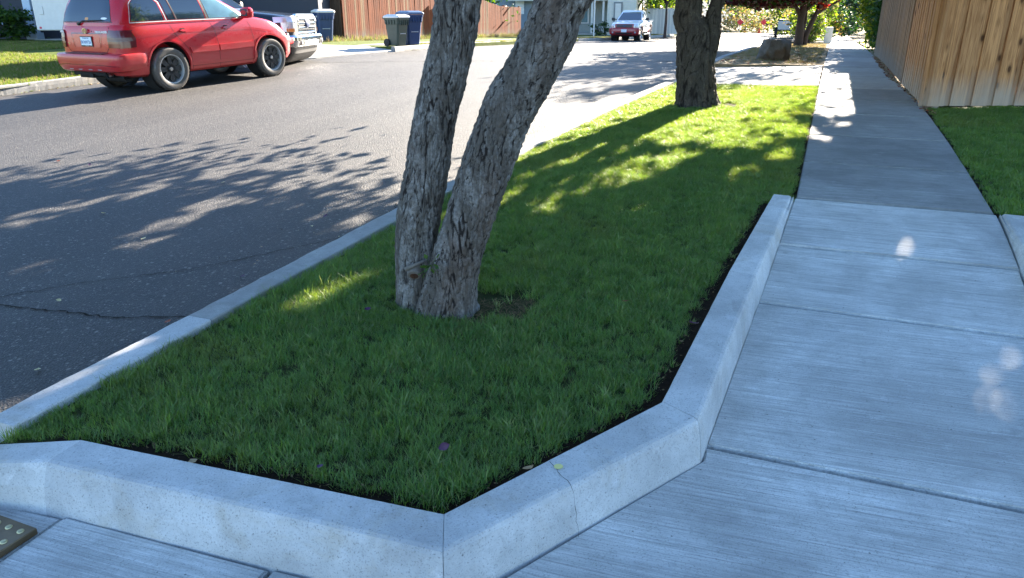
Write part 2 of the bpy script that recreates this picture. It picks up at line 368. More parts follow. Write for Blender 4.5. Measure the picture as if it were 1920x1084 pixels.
hf = lambda s, n: drop(s)
slab(0, 0, 0, 0, M['walk_new'], poly=[(5.257, -.158), (6.176, -.112), (6.176, 1.27), (5.257, 1.27)], hf=hf)
slab(0, 0, 0, 0, M['walk_new'], poly=[(4.367, -.203), (5.229, -.160), (5.229, 1.262), (4.367, 1.255)], hf=hf)
slab(0, 0, 0, 0, M['walk_low'], poly=[(2.755, -.262), (4.337, -.205), (4.33, 1.6), (2.75, 1.6)], hf=hf)
slab(0, 0, 0, 0, M['walk_low'], poly=[(2.728, -.262), (2.728, 1.9), (-.6, 1.9), (-.6, -1.47), (1.52, -1.47), (1.565, -.875), (1.60, -.842), (2.64, -.255)], hf=hf)
slab(0, 0, 0, 0, M['walk_low'], poly=[(1.515, -1.49), (-.6, -1.49), (-.6, -2.36), (1.46, -2.36)], hf=hf, h=-.004)
slab(0, 0, 0, 0, M['walk_low'], poly=[(1.455, -2.37), (-.6, -2.37), (-.6, -3.6), (1.32, -3.6)], hf=hf, h=-.012)
jb = sheet('joint_bed', [(-.7, -3.7), (1.42, -3.7), (1.5, -1.4), (2.6, -.2), (6.3, -.08), (44, .02), (44, 1.0), (20, 1.05), (13, 1.2), (6, 1.33), (4, 2), (-.7, 2)], -.06, M['joint'], walk, hf=hf, step=.3); jb.name = 'joint_grime'
# driveway apron crossing the strip, and the dry strip beyond
apron = sheet('apron', [(13.42, -2.62), (13.5, -.12), (17.3, -.12), (17.45, -2.3), (17.5, -2.62)], 0, M['walk_far'], thick=.1, hf=lambda s, n: -.11 * min(1, max(0, (-n - 1.3) / 1.5))); tag(apron, kind='structure')

def kerb(name, pts, w, h_top, h_bot, mat, batter=.03, parent=None, gap=.0018, rnd=.018, hf=None, hbf=None):
    """kerb segments along a polyline in (s, n): inner edge = pts, outer edge offset by w to the left"""
    out = []
    for i in range(len(pts) - 1):
        a = Vector(pts[i][:2]); b = Vector(pts[i+1][:2])
        pin = [a, b]; pout = [Vector(pts[i][2:4]), Vector(pts[i+1][2:4])]
        L = (b - a).length; d = (b - a) / L; n = max(2, int(L / .05)); V = []; F = []
        ofs = (pout[0] - pin[0]).normalized()
        for k in range(n + 1):
            t = (gap + (L - 2 * gap) * k / n) / L
            I = pin[0].lerp(pin[1], t); O = pout[0].lerp(pout[1], t); u = (O - I).normalized(); ww = (O - I).length
            ht = h_top(I.x, I.y) if callable(h_top) else h_top; hb = h_bot(I.x, I.y) if callable(h_bot) else h_bot
            prof = [(0, hb - .08), (0, ht - .006), (.006, ht), (ww - rnd * 1.3, ht), (ww - rnd * .5, ht - rnd * .28), (ww, ht - rnd), (ww + batter * .5, (ht + hb) / 2), (ww + batter, hb - .06)]
            for (q, z) in prof:
                c = I + u * q; w_ = noise.noise(Vector((c.x * 9, c.y * 9, z * 14))) * .0035 + noise.noise(Vector((c.x * 31, c.y * 31, z * 40))) * .0018; c = c + u * (w_ if q > ww * .5 else w_ * .6); V.append(P(c.x, c.y, z + w_ * .7))
        m = len(prof)
        for k in range(n):
            for q in range(m - 1): F.append((k*m+q, (k+1)*m+q, (k+1)*m+q+1, k*m+q+1))
        F.append(tuple(range(m))); F.append(tuple(n*m + q for q in range(m))[::-1])
        o = obj('kerb_segment', V, F, mat, parent)
        bm = bmesh.new(); bm.from_mesh(o.data); bmesh.ops.recalc_face_normals(bm, faces=bm.faces); bm.to_mesh(o.data); bm.free(); out.append(o)
    return out
# front retaining kerb around the strip's corner: inner (s,n) then outer (s,n)
kb = empty('raised_kerb', kind='structure'); kb['label'] = 'thick raised concrete kerb around the corner of the lawn strip'
cor = [(1.47, -3.1, 1.34, -3.12), (1.65, -2.45, 1.49, -2.45), (1.77, -.965, 1.605, -.885), (2.715, -.45, 2.63, -.285), (4.33, -.385, 4.30, -.225), (6.19, -.275, 6.19, -.135)]
def top_front(s, n): return .012 - (.11 * min(1, max(0, (-n - 2.45) / .9)) if n < -2.45 else 0)
kerb('raised_kerb', cor[:3], .16, top_front, -.17, M['curb'], .045, kb, gap=0)
for sgm in (cor[2:4], cor[3:5], cor[4:6]):
    kerb('raised_kerb', sgm, .16, lambda s, n: .012, lambda s, n: drop(s) - .0, M['curb'], .03, kb)
# faint crack on the front kerb and the yellow survey dot
def ribbon(name, pts, w, mat, parent=None, lift=.003, wob=.0, seed=1):
    rr = random.Random(seed); V = []; F = []
    Q = []
    for a, b in zip(pts, pts[1:]):
        a = Vector(a); b = Vector(b); n = max(2, int((b - a).length / .03))
        for k in range(n): Q.append(a.lerp(b, k / n) + Vector((rr.uniform(-wob, wob), rr.uniform(-wob, wob), 0)))
    Q.append(Vector(pts[-1]))
    for i, q in enumerate(Q):
        d = (Q[min(i+1, len(Q)-1)] - Q[max(i-1, 0)]); d = d.normalized() if d.length else Vector((1, 0, 0)); s_ = Vector((-d.y, d.x, 0)).normalized() * w * rr.uniform(.3, 1.1)
        V += [q - s_ + Vector((0, 0, lift)), q + s_ + Vector((0, 0, lift))]
    for i in range(len(Q) - 1): F.append((2*i, 2*i+1, 2*i+3, 2*i+2))
    return obj(name, V, F, mat, parent)
# hairline crack in the right front kerb segment (top and face)
c0 = P(2.16, -.74, .0135); c1 = P(2.06, -.635, .0135); c2 = P(2.045, -.615, -.006); c3 = P(2.02, -.585, -.16)
V = []; F = []
rr = random.Random(3); path = []
for a, b, n in ((c0, c1, 6), (c1, c2, 1), (c2, c3, 8)):
    for k_ in range(n): path.append(a.lerp(b, k_ / n) + Vector((rr.uniform(-.005, .005), rr.uniform(-.002, .002), 0)))
path.append(c3); tn = (P(2.3, -.5) - P(2., -.66)).normalized(); outv = (P(2.0, -.6) - P(2.1, -.72)).normalized()
for i, q in enumerate(path):
    w_ = rr.uniform(.0003, .0011); V += [q - tn * w_ + outv * .004 + Vector((0, 0, .001)), q + tn * w_ + outv * .004 + Vector((0, 0, .001))]
F = [(2*i, 2*i+1, 2*i+3, 2*i+2) for i in range(len(path) - 1)]
obj('hairline_crack', V, F, M['joint'], kb)
_q = SN(*ray_ground(1047, 884)); yd = P(_q[0], _q[1], .016); V = [yd]; 
for k_ in range(28):
    a_ = 2 * math.pi * k_ / 28 ; r_ = .017 * random.uniform(.88, 1.1); V.append(yd + Vector((math.cos(a_) * r_, math.sin(a_) * r_, 0)))
obj('paint_dot', V, [(0, 1 + i, 1 + (i + 1) % 28) for i in range(28)], M['yellow'], kb)
# street kerb along the strip (flat top flush with the lawn)
skb = empty('street_kerb', kind='structure'); skb['label'] = 'low concrete street kerb between asphalt and lawn strip'
sp_ = [(1.62, -2.80), (2.70, -2.80), (4.9, -2.80), (7.4, -2.77), (9.6, -2.68), (11.5, -2.55), (13.25, -2.42)]
for i in range(len(sp_) - 1):
    (a, b), (c, d) = sp_[i], sp_[i+1]
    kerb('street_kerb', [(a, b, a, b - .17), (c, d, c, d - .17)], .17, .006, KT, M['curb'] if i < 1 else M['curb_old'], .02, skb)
sp2 = [(17.5, -2.3), (19.5, -2.35), (22, -2.3), (25, -2.3), (28, -2.25), (31, -2.2), (34, -2.1)]
for (a, b), (c, d) in zip(sp2, sp2[1:]): kerb('street_kerb', [(a, b, a, b - .15), (c, d, c, d - .15)], .15, .01, KT, M['curb_old'], .02, skb)
fk = empty('far_kerb', kind='structure'); fk['label'] = 'concrete kerb along the far side of the street'
fp = [(-4, -13.95), (2, -13.9), (5, -13.9), (7.6, -13.85), (9.2, -13.85), (10.8, -13.75), (12.6, -13.65), (14.2, -13.4)]
for (a, b), (c, d) in zip(fp, fp[1:]): kerb('far_kerb', [(c, d, c, d + .13), (a, b, a, b + .13)], .13, .03, KT, M['curb_old'], .03, fk)
fp = [(20.9, -12.62), (23.5, -12.65), (26, -12.7), (29, -12.7), (32, -12.7), (36, -12.5), (40, -11.9), (46, -11.7), (52, -11.6), (60, -11.4)]
for (a, b), (c, d) in zip(fp, fp[1:]): kerb('far_kerb', [(c, d, c, d + .13), (a, b, a, b + .13)], .13, .02, KT, M['curb_old'], .03, fk)
# small kerb on the right of the ramp
rk = empty('side_kerb', kind='structure'); rk['label'] = 'short concrete kerb beside the right lawn at the ramp'
kerb('side_kerb', [(6.16, 1.50, 6.18, 1.30), (4.9, 1.48, 4.9, 1.285)], .2, .012, lambda s, n: drop(s), M['curb'], .02, rk)
kerb('side_kerb', [(4.9, 1.48, 4.9, 1.285), (3.4, 1.9, 3.3, 1.7)], .2, .012, lambda s, n: drop(s), M['curb'], .02, rk)

# soils and lawns
ls = sheet('lawn_soil', [(1.50, -2.80), (1.68, -2.44), (1.79, -.965), (2.72, -.455), (4.33, -.39), (6.21, -.28), (6.21, -.105), (13.45, -.105), (13.3, -2.42), (11.5, -2.55), (9.6, -2.68), (7.4, -2.77), (1.6, -2.8)], -.03, M['lawn_soil'], step=.5, sub=.5); ls.name = 'lawn_soil'; tag(ls, kind='structure')
so = sheet('soil_edge', [(1.63, -2.6), (1.66, -2.44), (1.77, -.955), (2.715, -.445), (4.33, -.38), (6.19, -.27), (6.19, -.105), (13.4, -.102), (13.4, -.135), (6.1, -.15), (6.0, -.36), (4.25, -.50), (2.66, -.56), (1.93, -1.01), (1.80, -2.4), (1.75, -2.6)], -.024, M['soil'], step=.5); tag(so, kind='structure')
rl = sheet('right_lawn_soil', [(6.2, 1.29), (11.5, 1.30), (12.2, 2.2), (13, 5), (13, 12), (2.4, 12), (3.4, 1.95), (4.9, 1.5), (6.18, 1.5)], -.03, M['lawn_soil'], step=.5, sub=1); tag(rl, kind='structure')
re_ = sheet('right_soil_edge', [(6.2, 1.275), (7.55, 1.285), (9.0, 1.285), (10.6, 1.265), (12, 1.23), (12, 1.30), (10.6, 1.33), (7, 1.34), (6.2, 1.33)], -.022, M['soil'], step=.5); tag(re_, kind='structure')
yard = sheet('yard_ground', [(13.02, 1.3), (60, 1.05), (60, 60), (13.02, 60)], -.05, M['dry'], step=2, sub=6); tag(yard, kind='structure')
fe = sheet('fence_foot_dirt', [(11.3, 1.22), (13.2, 1.12), (15, .99), (17, .96), (20.6, .95), (30, .95), (30, 1.3), (20.4, 1.3), (17, 1.35), (13, 1.35), (11.3, 1.32)], -.01, M['dry'], step=1); tag(fe, kind='structure')
dst = sheet('dry_strip', [(17.15, -2.3), (17.15, -.102), (34, -.085), (34, -2.1), (31, -2.2), (28, -2.25), (25, -2.3), (22, -2.3), (19.5, -2.35)], -.005, M['dry'], thick=.14, step=1, sub=.6, hf=lambda s, n: .05 * noise.noise(Vector((s * .6, n * .8, 0)))); tag(dst, kind='structure')
fl = sheet('far_lawn', [(-6, -13.97), (12.8, -13.62), (13.6, -13.5), (15.55, -19.35), (22.3, -19.55), (22.3, -60), (-6, -60)], -.01, M['far_lawn'], step=1, sub=2); tag(fl, kind='structure')
fd = sheet('far_driveway', [(13.7, -13.75), (14.6, -13.1), (17.2, -12.72), (21.6, -12.5), (22.4, -19.5), (15.6, -19.3)], -.004, M['walk_far'], thick=.16, step=1, sub=2, hf=lambda s, n: -.11 * min(1, max(0, (n + 14) / 1.6))); tag(fd, kind='structure')
fv = sheet('far_verge', [(21.3, -12.68), (40, -11.95), (60, -11.45), (70, -11.4), (70, -60), (22.3, -60), (22.3, -19)], -.012, M['far_lawn'], thick=.16, step=1.5, sub=3); tag(fv, kind='structure')
fs = sheet('far_sidewalk', [(22.4, -13.5), (40, -13.1), (60, -12.9), (60, -14.3), (40, -14.5), (22.4, -14.9)], -.002, M['walk_far'], step=2); tag(fs, kind='structure')
# road cracks
ck = empty('road_cracks', kind='structure')
def crack(pts, w, wob, seed, mat='joint'):
    ribbon('crack', [P(s, n, KT + .003) for s, n in pts], w, M[mat], ck, .002, wob, seed)
crack([(2.45, -5.1), (2.62, -4.6), (2.68, -4.1), (2.75, -3.6), (2.9, -3.2), (3.0, -3.0)], .007, .012, 4)
crack([(2.62, -4.6), (3.1, -4.2), (3.5, -3.75), (3.9, -3.5), (4.4, -3.2), (4.9, -3.05)], .005, .012, 5)
crack([(1.0, -4.2), (1.9, -4.35), (2.5, -4.65)], .005, .012, 10); crack([(5.2, -3.2), (6.4, -3.6), (7.6, -3.5), (9, -3.3)], .004, .02, 11)
crack([(16, -12), (17.5, -9), (18.5, -6), (19.5, -3.2)], .02, .06, 6)
crack([(22, -12), (24, -8), (26, -3)], .02, .06, 7)

# ------------------------------------------------------------------ where sunlight reaches the ground between leaves (street coordinates)
SPOTS = [(1012, 388, 50, 11, -8), (968, 366, 24, 10, -20), (600, 552, 62, 13, -20), (700, 498, 40, 12, -22), (1105, 345, 52, 12, -12), (1010, 350, 40, 9, -12),
 (1230, 303, 75, 15, -12), (1180, 330, 40, 12, -12), (1392, 322, 30, 12, -15), (1388, 345, 26, 8, -10), (1180, 385, 30, 8, -10), (1255, 405, 22, 6, -10), (1465, 290, 25, 10, -5), (1090, 265, 60, 9, -18),
 (1340, 245, 90, 14, -10), (1250, 230, 80, 16, -12), (1400, 262, 60, 9, -8), (1490, 245, 30, 10, 0), (1380, 225, 90, 10, -5),
 (110, 368, 125, 11, -15), (375, 375, 62, 8, -14), (150, 445, 82, 7, -16), (25, 497, 34, 6, -15), (515, 470, 44, 9, -20), (125, 665, 75, 8, -18), (300, 322, 55, 7, -14), (455, 340, 42, 5, -8),
 (460, 287, 40, 7, -10), (575, 272, 48, 7, -8), (620, 300, 50, 5, -10), (700, 372, 35, 6, -14), (330, 405, 60, 4, -14), (700, 270, 40, 6, -8),
 (215, 668, 50, 10, -28), (90, 735, 40, 10, -28), (685, 978, 58, 26, 5), (1695, 466, 24, 15, 0), (1888, 712, 34, 58, -25), (1645, 320, 26, 5, 8), (1660, 226, 16, 5, 0), (1575, 212, 34, 6, 5), (1540, 262, 18, 9, 10), (1575, 234, 14, 4, 0),
 (1560, 190, 22, 6, 0), (1610, 193, 14, 4, 0), (1600, 205, 20, 4, 0), (1160, 262, 40, 6, -14), (930, 330, 40, 8, -15)]
SPG = []
def _low(s_, n_): return drop(s_) if n_ > -.2 or s_ < 1.3 else 0.
def _spot(u, v):
    x, y = ray_ground(u, v, _low if u > 1330 else None); z = _low(*SN(x, y)) if u > 1330 else 0.
    return Vector((x - SUNV.x / SUNV.z * z, y - SUNV.y / SUNV.z * z))
for (u, v, a, b, ang) in SPOTS:
    c, s = math.cos(R(ang)), math.sin(R(ang)); o = _spot(u, v); p1 = _spot(u + a * c, v + a * s) - o; p2 = _spot(u - b * s, v + b * c) - o
    det = p1.x * p2.y - p1.y * p2.x; SPG.append((o.x, o.y, p1.x, p1.y, p2.x, p2.y, det))
def sun_open(Pn):
    """True for leaves whose shadow would fall on one of the sunny patches on the ground"""
    z = Pn[:, 2] - .1; x, y = Pn[:, 0].copy(), Pn[:, 1].copy(); hx = SUNV.x / SUNV.z; hy = SUNV.y / SUNV.z
    gz = np.zeros(len(Pn)) + .1
    for _ in range(4):
        gx = x - hx * (Pn[:, 2] - gz); gy = y - hy * (Pn[:, 2] - gz); gz = zpn(gx * DIR.x + gy * DIR.y)
    hit = np.zeros(len(Pn), bool)
    wob = 1 + .35 * np.sin(gx * 23 + 2 * np.sin(gy * 9)) * np.cos(gy * 19)
    for ox, oy, ax, ay, bx, by, det in SPG:
        dx = gx - ox; dy = gy - oy; la = math.hypot(ax, ay); lb = math.hypot(bx, by); p = (dx * by - dy * bx) / det * la / (la + .05); q = (ax * dy - ay * dx) / det * lb / (lb + .06)
        hit |= ((p * p + q * q) < 1.15 * wob) & (np.sin(Pn[:, 0] * 71 + Pn[:, 2] * 113 + Pn[:, 1] * 37) > (-.95 if ox > .75 else -.93))
    gs = gx * DIR.x + gy * DIR.y; gn = gx * NRM.x + gy * NRM.y
    f = np.sin(gs * 5.6 + 1.6 * np.sin(gn * 4.1)) + np.sin(gn * 5.3 - gs * 1.7 + .9 * np.sin(gs * 6.1)) + .8 * np.sin(gs * 13.3 + gn * 8.1)
    hit |= (gs > 6.0) & (gs < 11.5) & (gn > -3.1) & (gn < -.1) & (f > 1.62 - .26 * (gs - 6.2)) & (np.sin(Pn[:, 0] * 57 + Pn[:, 1] * 91) > -.85)
    return hit, gx, gy

# ------------------------------------------------------------------ leaves, grass
def leaf_mesh(name, C, size, mats, mi=None, seed=1, aspect=1.7, up=.0):
    """many folded leaf faces at the points C"""
    r = np.random.default_rng(seed); n = len(C)
    d = r.normal(size=(n, 3)); d[:, 2] = d[:, 2] * .6 - up; d /= np.linalg.norm(d, axis=1)[:, None]
    e = r.normal(size=(n, 3)); e -= (e * d).sum(1)[:, None] * d; e /= np.linalg.norm(e, axis=1)[:, None]
    nn = np.cross(d, e); sz = size * r.uniform(.6, 1.3, n)[:, None]
    a = C - d * sz * aspect * .5; b = C + d * sz * aspect * .5; l = C + e * sz * .5 + nn * sz * .12; rr_ = C - e * sz * .5 + nn * sz * .12
    V = np.empty((n * 4, 3)); V[0::4] = a; V[1::4] = l; V[2::4] = b; V[3::4] = rr_
    me = bpy.data.meshes.new(name); me.vertices.add(n * 4); me.vertices.foreach_set('co', V.ravel())
    me.loops.add(n * 4); me.loops.foreach_set('vertex_index', np.arange(n * 4)); me.polygons.add(n)
    me.polygons.foreach_set('loop_start', np.arange(n) * 4)
    for x in mats: me.materials.append(x)
    if len(mats) > 1: me.polygons.foreach_set('material_index', (mi if mi is not None else r.integers(0, len(mats), n)).astype(np.int32))
    me.update(); return me
def clump_points(n, c, rad, seed, nclump=40, cr=.28, shell=.55, flat=0):
    r = np.random.default_rng(seed); c = np.array(c); rad = np.array(rad)
    k = r.normal(size=(nclump, 3)); k /= np.linalg.norm(k, axis=1)[:, None]; k *= (shell + (1 - shell) * r.random(nclump)[:, None] ** .5)
    idx = r.integers(0, nclump, n); w = r.uniform(.5, 1.3, nclump)[idx][:, None]
    p = k[idx] + r.normal(size=(n, 3)) * cr * w * .6
    p = p * rad + c
    return p
def foliage(name, c, rad, n, size, mats, seed=1, parent=None, nclump=40, cr=.28, shell=.55, floor=None, aspect=1.6):
    p = clump_points(n, c, rad, seed, nclump, cr, shell)
    if floor is not None: p = p[p[:, 2] > floor]
    return link(bpy.data.objects.new(name, leaf_mesh(name, p, size, mats, seed=seed, aspect=aspect)), parent)

def blade(mb, x, y, L, w, az, lean, curve, m=0, tw=0):
    dx, dy = math.cos(az), math.sin(az); px, py = -dy, dx; V = []
    for t, ww in ((0, 1), (.5, .85), (1, 0)):
        off = lean * t * L + curve * t * t * L; z = L * t * (1 - .25 * curve * t)
        cx, cy = x + dx * off, y + dy * off
        if ww: V += [(cx - px * w * ww / 2, cy - py * w * ww / 2, z), (cx + px * w * ww / 2, cy + py * w * ww / 2, z)]
        else: V.append((cx, cy, z))
    b = len(mb.V); mb.add(V, [(0, 1, 3, 2), (2, 3, 4)], m)
def tuft(name, n, rad, L, w, mats, seed, pale=.12, lean=.35):
    r = random.Random(seed); mb = MB()
    for _ in range(n):
        a = r.uniform(0, 6.283); q = rad * math.sqrt(r.random())
        blade(mb, q * math.cos(a), q * math.sin(a), L * r.uniform(.55, 1.15), w * r.uniform(.7, 1.2), r.uniform(0, 6.283), r.uniform(0, lean), r.uniform(0, .6), 1 if r.random() < pale else 0)
    return bpy.data.objects.new(name, mesh(name, mb.V, mb.F, mats, False, mb.M))
def scatter(obj_, tufts, density, smin, smax, seed=0, tilt=.15):
    """geometry nodes: grow the tufts over the mesh of obj_ itself (the mesh is replaced by the grass)"""
    c = bpy.data.collections.new(obj_.name + '_tufts')
    for t in tufts: c.objects.link(t)
    ng = bpy.data.node_groups.new(obj_.name + '_grow', 'GeometryNodeTree')
    ng.interface.new_socket('Geometry', in_out='INPUT', socket_type='NodeSocketGeometry'); ng.interface.new_socket('Geometry', in_out='OUTPUT', socket_type='NodeSocketGeometry')
    N = lambda t: ng.nodes.new(t)
    gi = N('NodeGroupInput'); go = N('NodeGroupOutput'); dp = N('GeometryNodeDistributePointsOnFaces'); dp.inputs['Density'].default_value = density; dp.inputs['Seed'].default_value = seed
    ci = N('GeometryNodeCollectionInfo'); ci.inputs['Collection'].default_value = c; ci.inputs['Separate Children'].default_value = True; ci.inputs['Reset Children'].default_value = True
    ip = N('GeometryNodeInstanceOnPoints'); ip.inputs['Pick Instance'].default_value = True
    rv = N('FunctionNodeRandomValue'); rv.data_type = 'FLOAT_VECTOR'; rv.inputs[0].default_value = (-tilt, -tilt, 0); rv.inputs[1].default_value = (tilt, tilt, 6.283)
    rs = N('FunctionNodeRandomValue'); rs.data_type = 'FLOAT'; rs.inputs[2].default_value = smin; rs.inputs[3].default_value = smax; rs.inputs['Seed'].default_value = 3
    # patchy growth: height follows soft noise
    po = N('GeometryNodeInputPosition'); nz = N('ShaderNodeTexNoise'); nz.inputs['Scale'].default_value = 3.1; nz.inputs['Detail'].default_value = 3
    mr = N('ShaderNodeMapRange'); mr.inputs['From Min'].default_value = .3; mr.inputs['From Max'].default_value = .7; mr.inputs['To Min'].default_value = .6; mr.inputs['To Max'].default_value = 1.25
    mm = N('ShaderNodeMath'); mm.operation = 'MULTIPLY'
    L = ng.links.new
    L(gi.outputs[0], dp.inputs[0]); L(dp.outputs['Points'], ip.inputs['Points']); L(ci.outputs[0], ip.inputs['Instance']); L(rv.outputs[0], ip.inputs['Rotation'])
    L(po.outputs[0], nz.inputs['Vector']); L(nz.outputs[0], mr.inputs[0]); L(mr.outputs[0], mm.inputs[0]); L(rs.outputs[1], mm.inputs[1]); L(mm.outputs[0], ip.inputs['Scale'])
    L(ip.outputs[0], go.inputs[0])
    md = obj_.modifiers.new('grow', 'NODES'); md.node_group = ng
    return obj_
GM = [M['grass'], M['grass2']]
T_near = [tuft('tuft', 32, .034, .043, .0026, GM, s, .22, .7) for s in (1, 2, 3, 4, 5)]
T_tall = [tuft('tuft', 26, .034, .056, .0030, GM, s, .35, .9) for s in (11, 12)]
T_weed = [tuft('tuft', 14, .022, .06, .0048, [M['grass2'], M['grass']], s, .4, 1.2) for s in (13, 14)] + [tuft('tuft', 12, .05, .03, .0024, [M['thatch'], M['grass2']], s, .3, 1.6) for s in (15, 16)]
ga = sheet('lawn_grass', [(1.56, -2.78), (1.66, -2.60), (1.71, -2.40), (1.77, -1.9), (1.815, -1.0), (2.715, -.525), (4.27, -.465), (6.03, -.35), (6.12, -.14), (13.38, -.13), (13.22, -2.36), (11.5, -2.53), (9.6, -2.66), (7.4, -2.75), (1.62, -2.79)], -.028, M['grass'], step=.5, sub=.5)
# bare ring at the feet of the trees
bm = bmesh.new(); bm.from_mesh(ga.data)
bmesh.ops.subdivide_edges(bm, edges=bm.edges[:], cuts=4, use_grid_fill=True)
TA = Vector((-.56, 3.78)); TB = Vector((-.20, 3.70)); T2 = Vector((2.56, 10.75))
def bare(x, y):
    q = Vector((x, y)); j = .04 * math.sin(x * 17) + .03 * math.sin(y * 23)
    return (q - Vector((-.34, 3.82))).length < .25 + j or (q - Vector((-.08, 3.74))).length < .20 + j or (q - T2).length < .34 + j or (q - T2 - Vector((.55, -.05))).length < .2 + j
dl = [f for f in bm.faces if bare(*f.calc_center_median()[:2])]
bmesh.ops.delete(bm, geom=dl, context='FACES'); bm.to_mesh(ga.data); bm.free()
tag(ga, 'dense green mown grass of the corner lawn strip', 'grass', kind='stuff')
scatter(ga, T_near + T_tall, 1150, .75, 1.15, 1)
gw = sheet('lawn_weeds', [(1.56, -2.78), (1.66, -2.60), (1.71, -2.40), (1.815, -1.0), (2.685, -.495), (4.27, -.43), (6.06, -.32), (6.12, -.14), (13.38, -.13), (13.22, -2.36), (11.5, -2.53), (7.4, -2.75), (1.62, -2.79)], -.026, M['grass'], step=.5, sub=.5); tag(gw, 'paler clover like tufts and dead blades mixed into the corner lawn', 'weeds', kind='stuff'); scatter(gw, T_weed, 90, .5, 1.15, 9, .3)
T_mid = [tuft('tuft', 30, .06, .06, .005, GM, s, .12) for s in (21, 22, 23)]
gr = sheet('right_lawn_grass', [(6.24, 1.305), (11.42, 1.31), (11.9, 2.4), (12.6, 5), (12.6, 9), (3, 9), (3.5, 2.0), (4.95, 1.56), (6.15, 1.54)], -.028, M['grass'], step=.5, sub=1)
tag(gr, 'shaded green grass beside the wooden corner fence', 'grass', kind='stuff'); scatter(gr, T_mid, 520, .7, 1.1, 2)
GF = [leafmat('far_grass_blade', (.06, .12, .02), (.13, .17, .035), .5, .6, .8, (1.7, 1.5, .5)), M['straw'], M['straw']]
T_far = [tuft('tuft', 26, .12, .075, .010, GF, s, .25) for s in (31, 32)]
gf = sheet('far_lawn_grass', [(4, -13.98), (12.6, -13.68), (13.5, -14.2), (15.0, -21.8), (19.5, -22.2), (19.5, -30), (2, -30)], -.01, M['grass'], step=1, sub=2); tag(gf, 'yellowish lawn in front of the dark garage across the street', 'grass', kind='stuff'); scatter(gf, T_far, 90, .7, 1.2, 3)
gv = sheet('far_verge_grass', [(22.4, -12.75), (40, -12.1), (58, -11.6), (58, -12.8), (40, -13.0), (22.4, -13.4)], -.01, M['grass'], step=1.5, sub=3); tag(gv, 'dry pale verge grass along the far kerb', 'grass', kind='stuff')
T_dry = [tuft('tuft', 22, .12, .09, .010, [M['straw'], GF[0], M['straw']], s, .45) for s in (41, 42)]
scatter(gv, T_dry, 60, .6, 1.1, 4)
gv2 = sheet('fence_weeds', [(20.5, -17.9), (50, -17.0), (50, -18.7), (28.5, -19.1), (28, -19), (21, -18.6)], -.01, M['grass'], step=1.5, sub=3); tag(gv2, 'dry weeds growing at the foot of the red brown fence', 'weeds', kind='stuff')
T_w = [tuft('tuft', 24, .16, .22, .012, [M['straw'], GF[0], M['straw']], s, .4, .6) for s in (51, 52)]
scatter(gv2, T_w, 9, .5, 1.3, 5)
gd = sheet('dry_strip_grass', [(17.6, -2.2), (17.5, -.2), (33.8, -.2), (33.8, -2.0), (25, -2.2)], 0, M['straw'], step=1, sub=1); tag(gd, 'thin straw coloured grass around the boulder and purple tree', 'grass', kind='stuff')
T_s = [tuft('tuft', 22, .07, .05, .006, [M['straw'], GF[0], M['straw']], s, .3, .9) for s in (61, 62)]
scatter(gd, T_s, 60, .5, 1.1, 6)
# straw and roots at the feet of the big trees
mb = MB(); r = random.Random(5)
for (cx, cy, rad, nn) in ((-.04, 3.66, .26, 700), (-.28, 3.46, .2, 300), (3.05, 10.6, .32, 300)):
    for _ in range(nn):
        a = r.uniform(0, 6.28); q = rad * math.sqrt(r.random()); x = cx + q * math.cos(a); y = cy + q * math.sin(a) * .7; z = TZ(x, y) - .02
        L = r.uniform(.015, .05); az = r.uniform(0, 6.28); d = Vector((math.cos(az), math.sin(az), r.uniform(0, .35))) * L; w = Vector((-d.y, d.x, 0)).normalized() * .0013
        o = Vector((x, y, z)); mb.add([o - w, o + w, o + d + w, o + d - w], [(0, 1, 2, 3)], 0)
st = mb.build('straw_litter', [M['thatch']]); tag(st, 'dry straw and roots lying at the feet of the two near trees', 'straw', kind='stuff')

# soil crumbs along the kerb, wood chips along the fence
def crumbs(name, path, width, n, smin, smax, mats, seed, label, cat, h=-.015):
    r = random.Random(seed); mb = MB(); segs = [(Vector(a), Vector(b)) for a, b in zip(path, path[1:])]; tot = sum((b - a).length for a, b in segs)
    for _ in range(n):
        q = r.random() * tot
        for a, b in segs:
            if q <= (b - a).length: break
            q -= (b - a).length
        d = (b - a).normalized(); c = a + d * q + Vector((-d.y, d.x)) * r.uniform(-width, width); o = P(c.x, c.y, h + r.uniform(0, .012)); sz = r.uniform(smin, smax)
        V = [o + Vector((r.uniform(-1, 1), r.uniform(-1, 1), r.uniform(-.1, .8))) * sz for _ in range(4)]
        mb.add(V, [(0, 1, 2), (0, 2, 3), (0, 3, 1), (1, 3, 2)], r.randrange(len(mats)))
    return tag(mb.build(name, mats), label, cat, kind='stuff')
crumbs('soil_crumbs', [(1.72, -2.4), (1.83, -1.0), (2.70, -.50), (4.3, -.44), (6.1, -.33)], .03, 1100, .003, .010, [M['soil'], M['soil'], M['soil'], M['thatch']], 8, 'dark crumbly soil between the lawn and the raised kerb', 'soil')
crumbs('fence_litter', [(10.8, 1.28), (13.2, 1.17), (15, 1.03), (17.5, 1.0), (20.5, 1.0)], .07, 900, .006, .03, [M['straw'], M['fallen_tan'], M['soil'], M['fallen_red']], 9, 'brown leaf litter along the foot of the cedar fence', 'leaf litter', 0.0)
crumbs('strip_litter', [(17.6, -.3), (17.6, -2.2), (20, -1.2), (24, -1.0)], .5, 500, .01, .04, [M['fallen_red'], M['fallen_tan'], M['straw']], 10, 'reddish leaf litter around the boulder', 'leaf litter', 0.0)
crumbs('gutter_litter', [(4.6, -13.72), (9, -13.7), (13, -13.4)], .1, 500, .008, .03, [M['straw'], M['fallen_tan'], M['leaf_lime']], 12, 'pale dry leaves caught in the far gutter', 'leaf litter', KT)
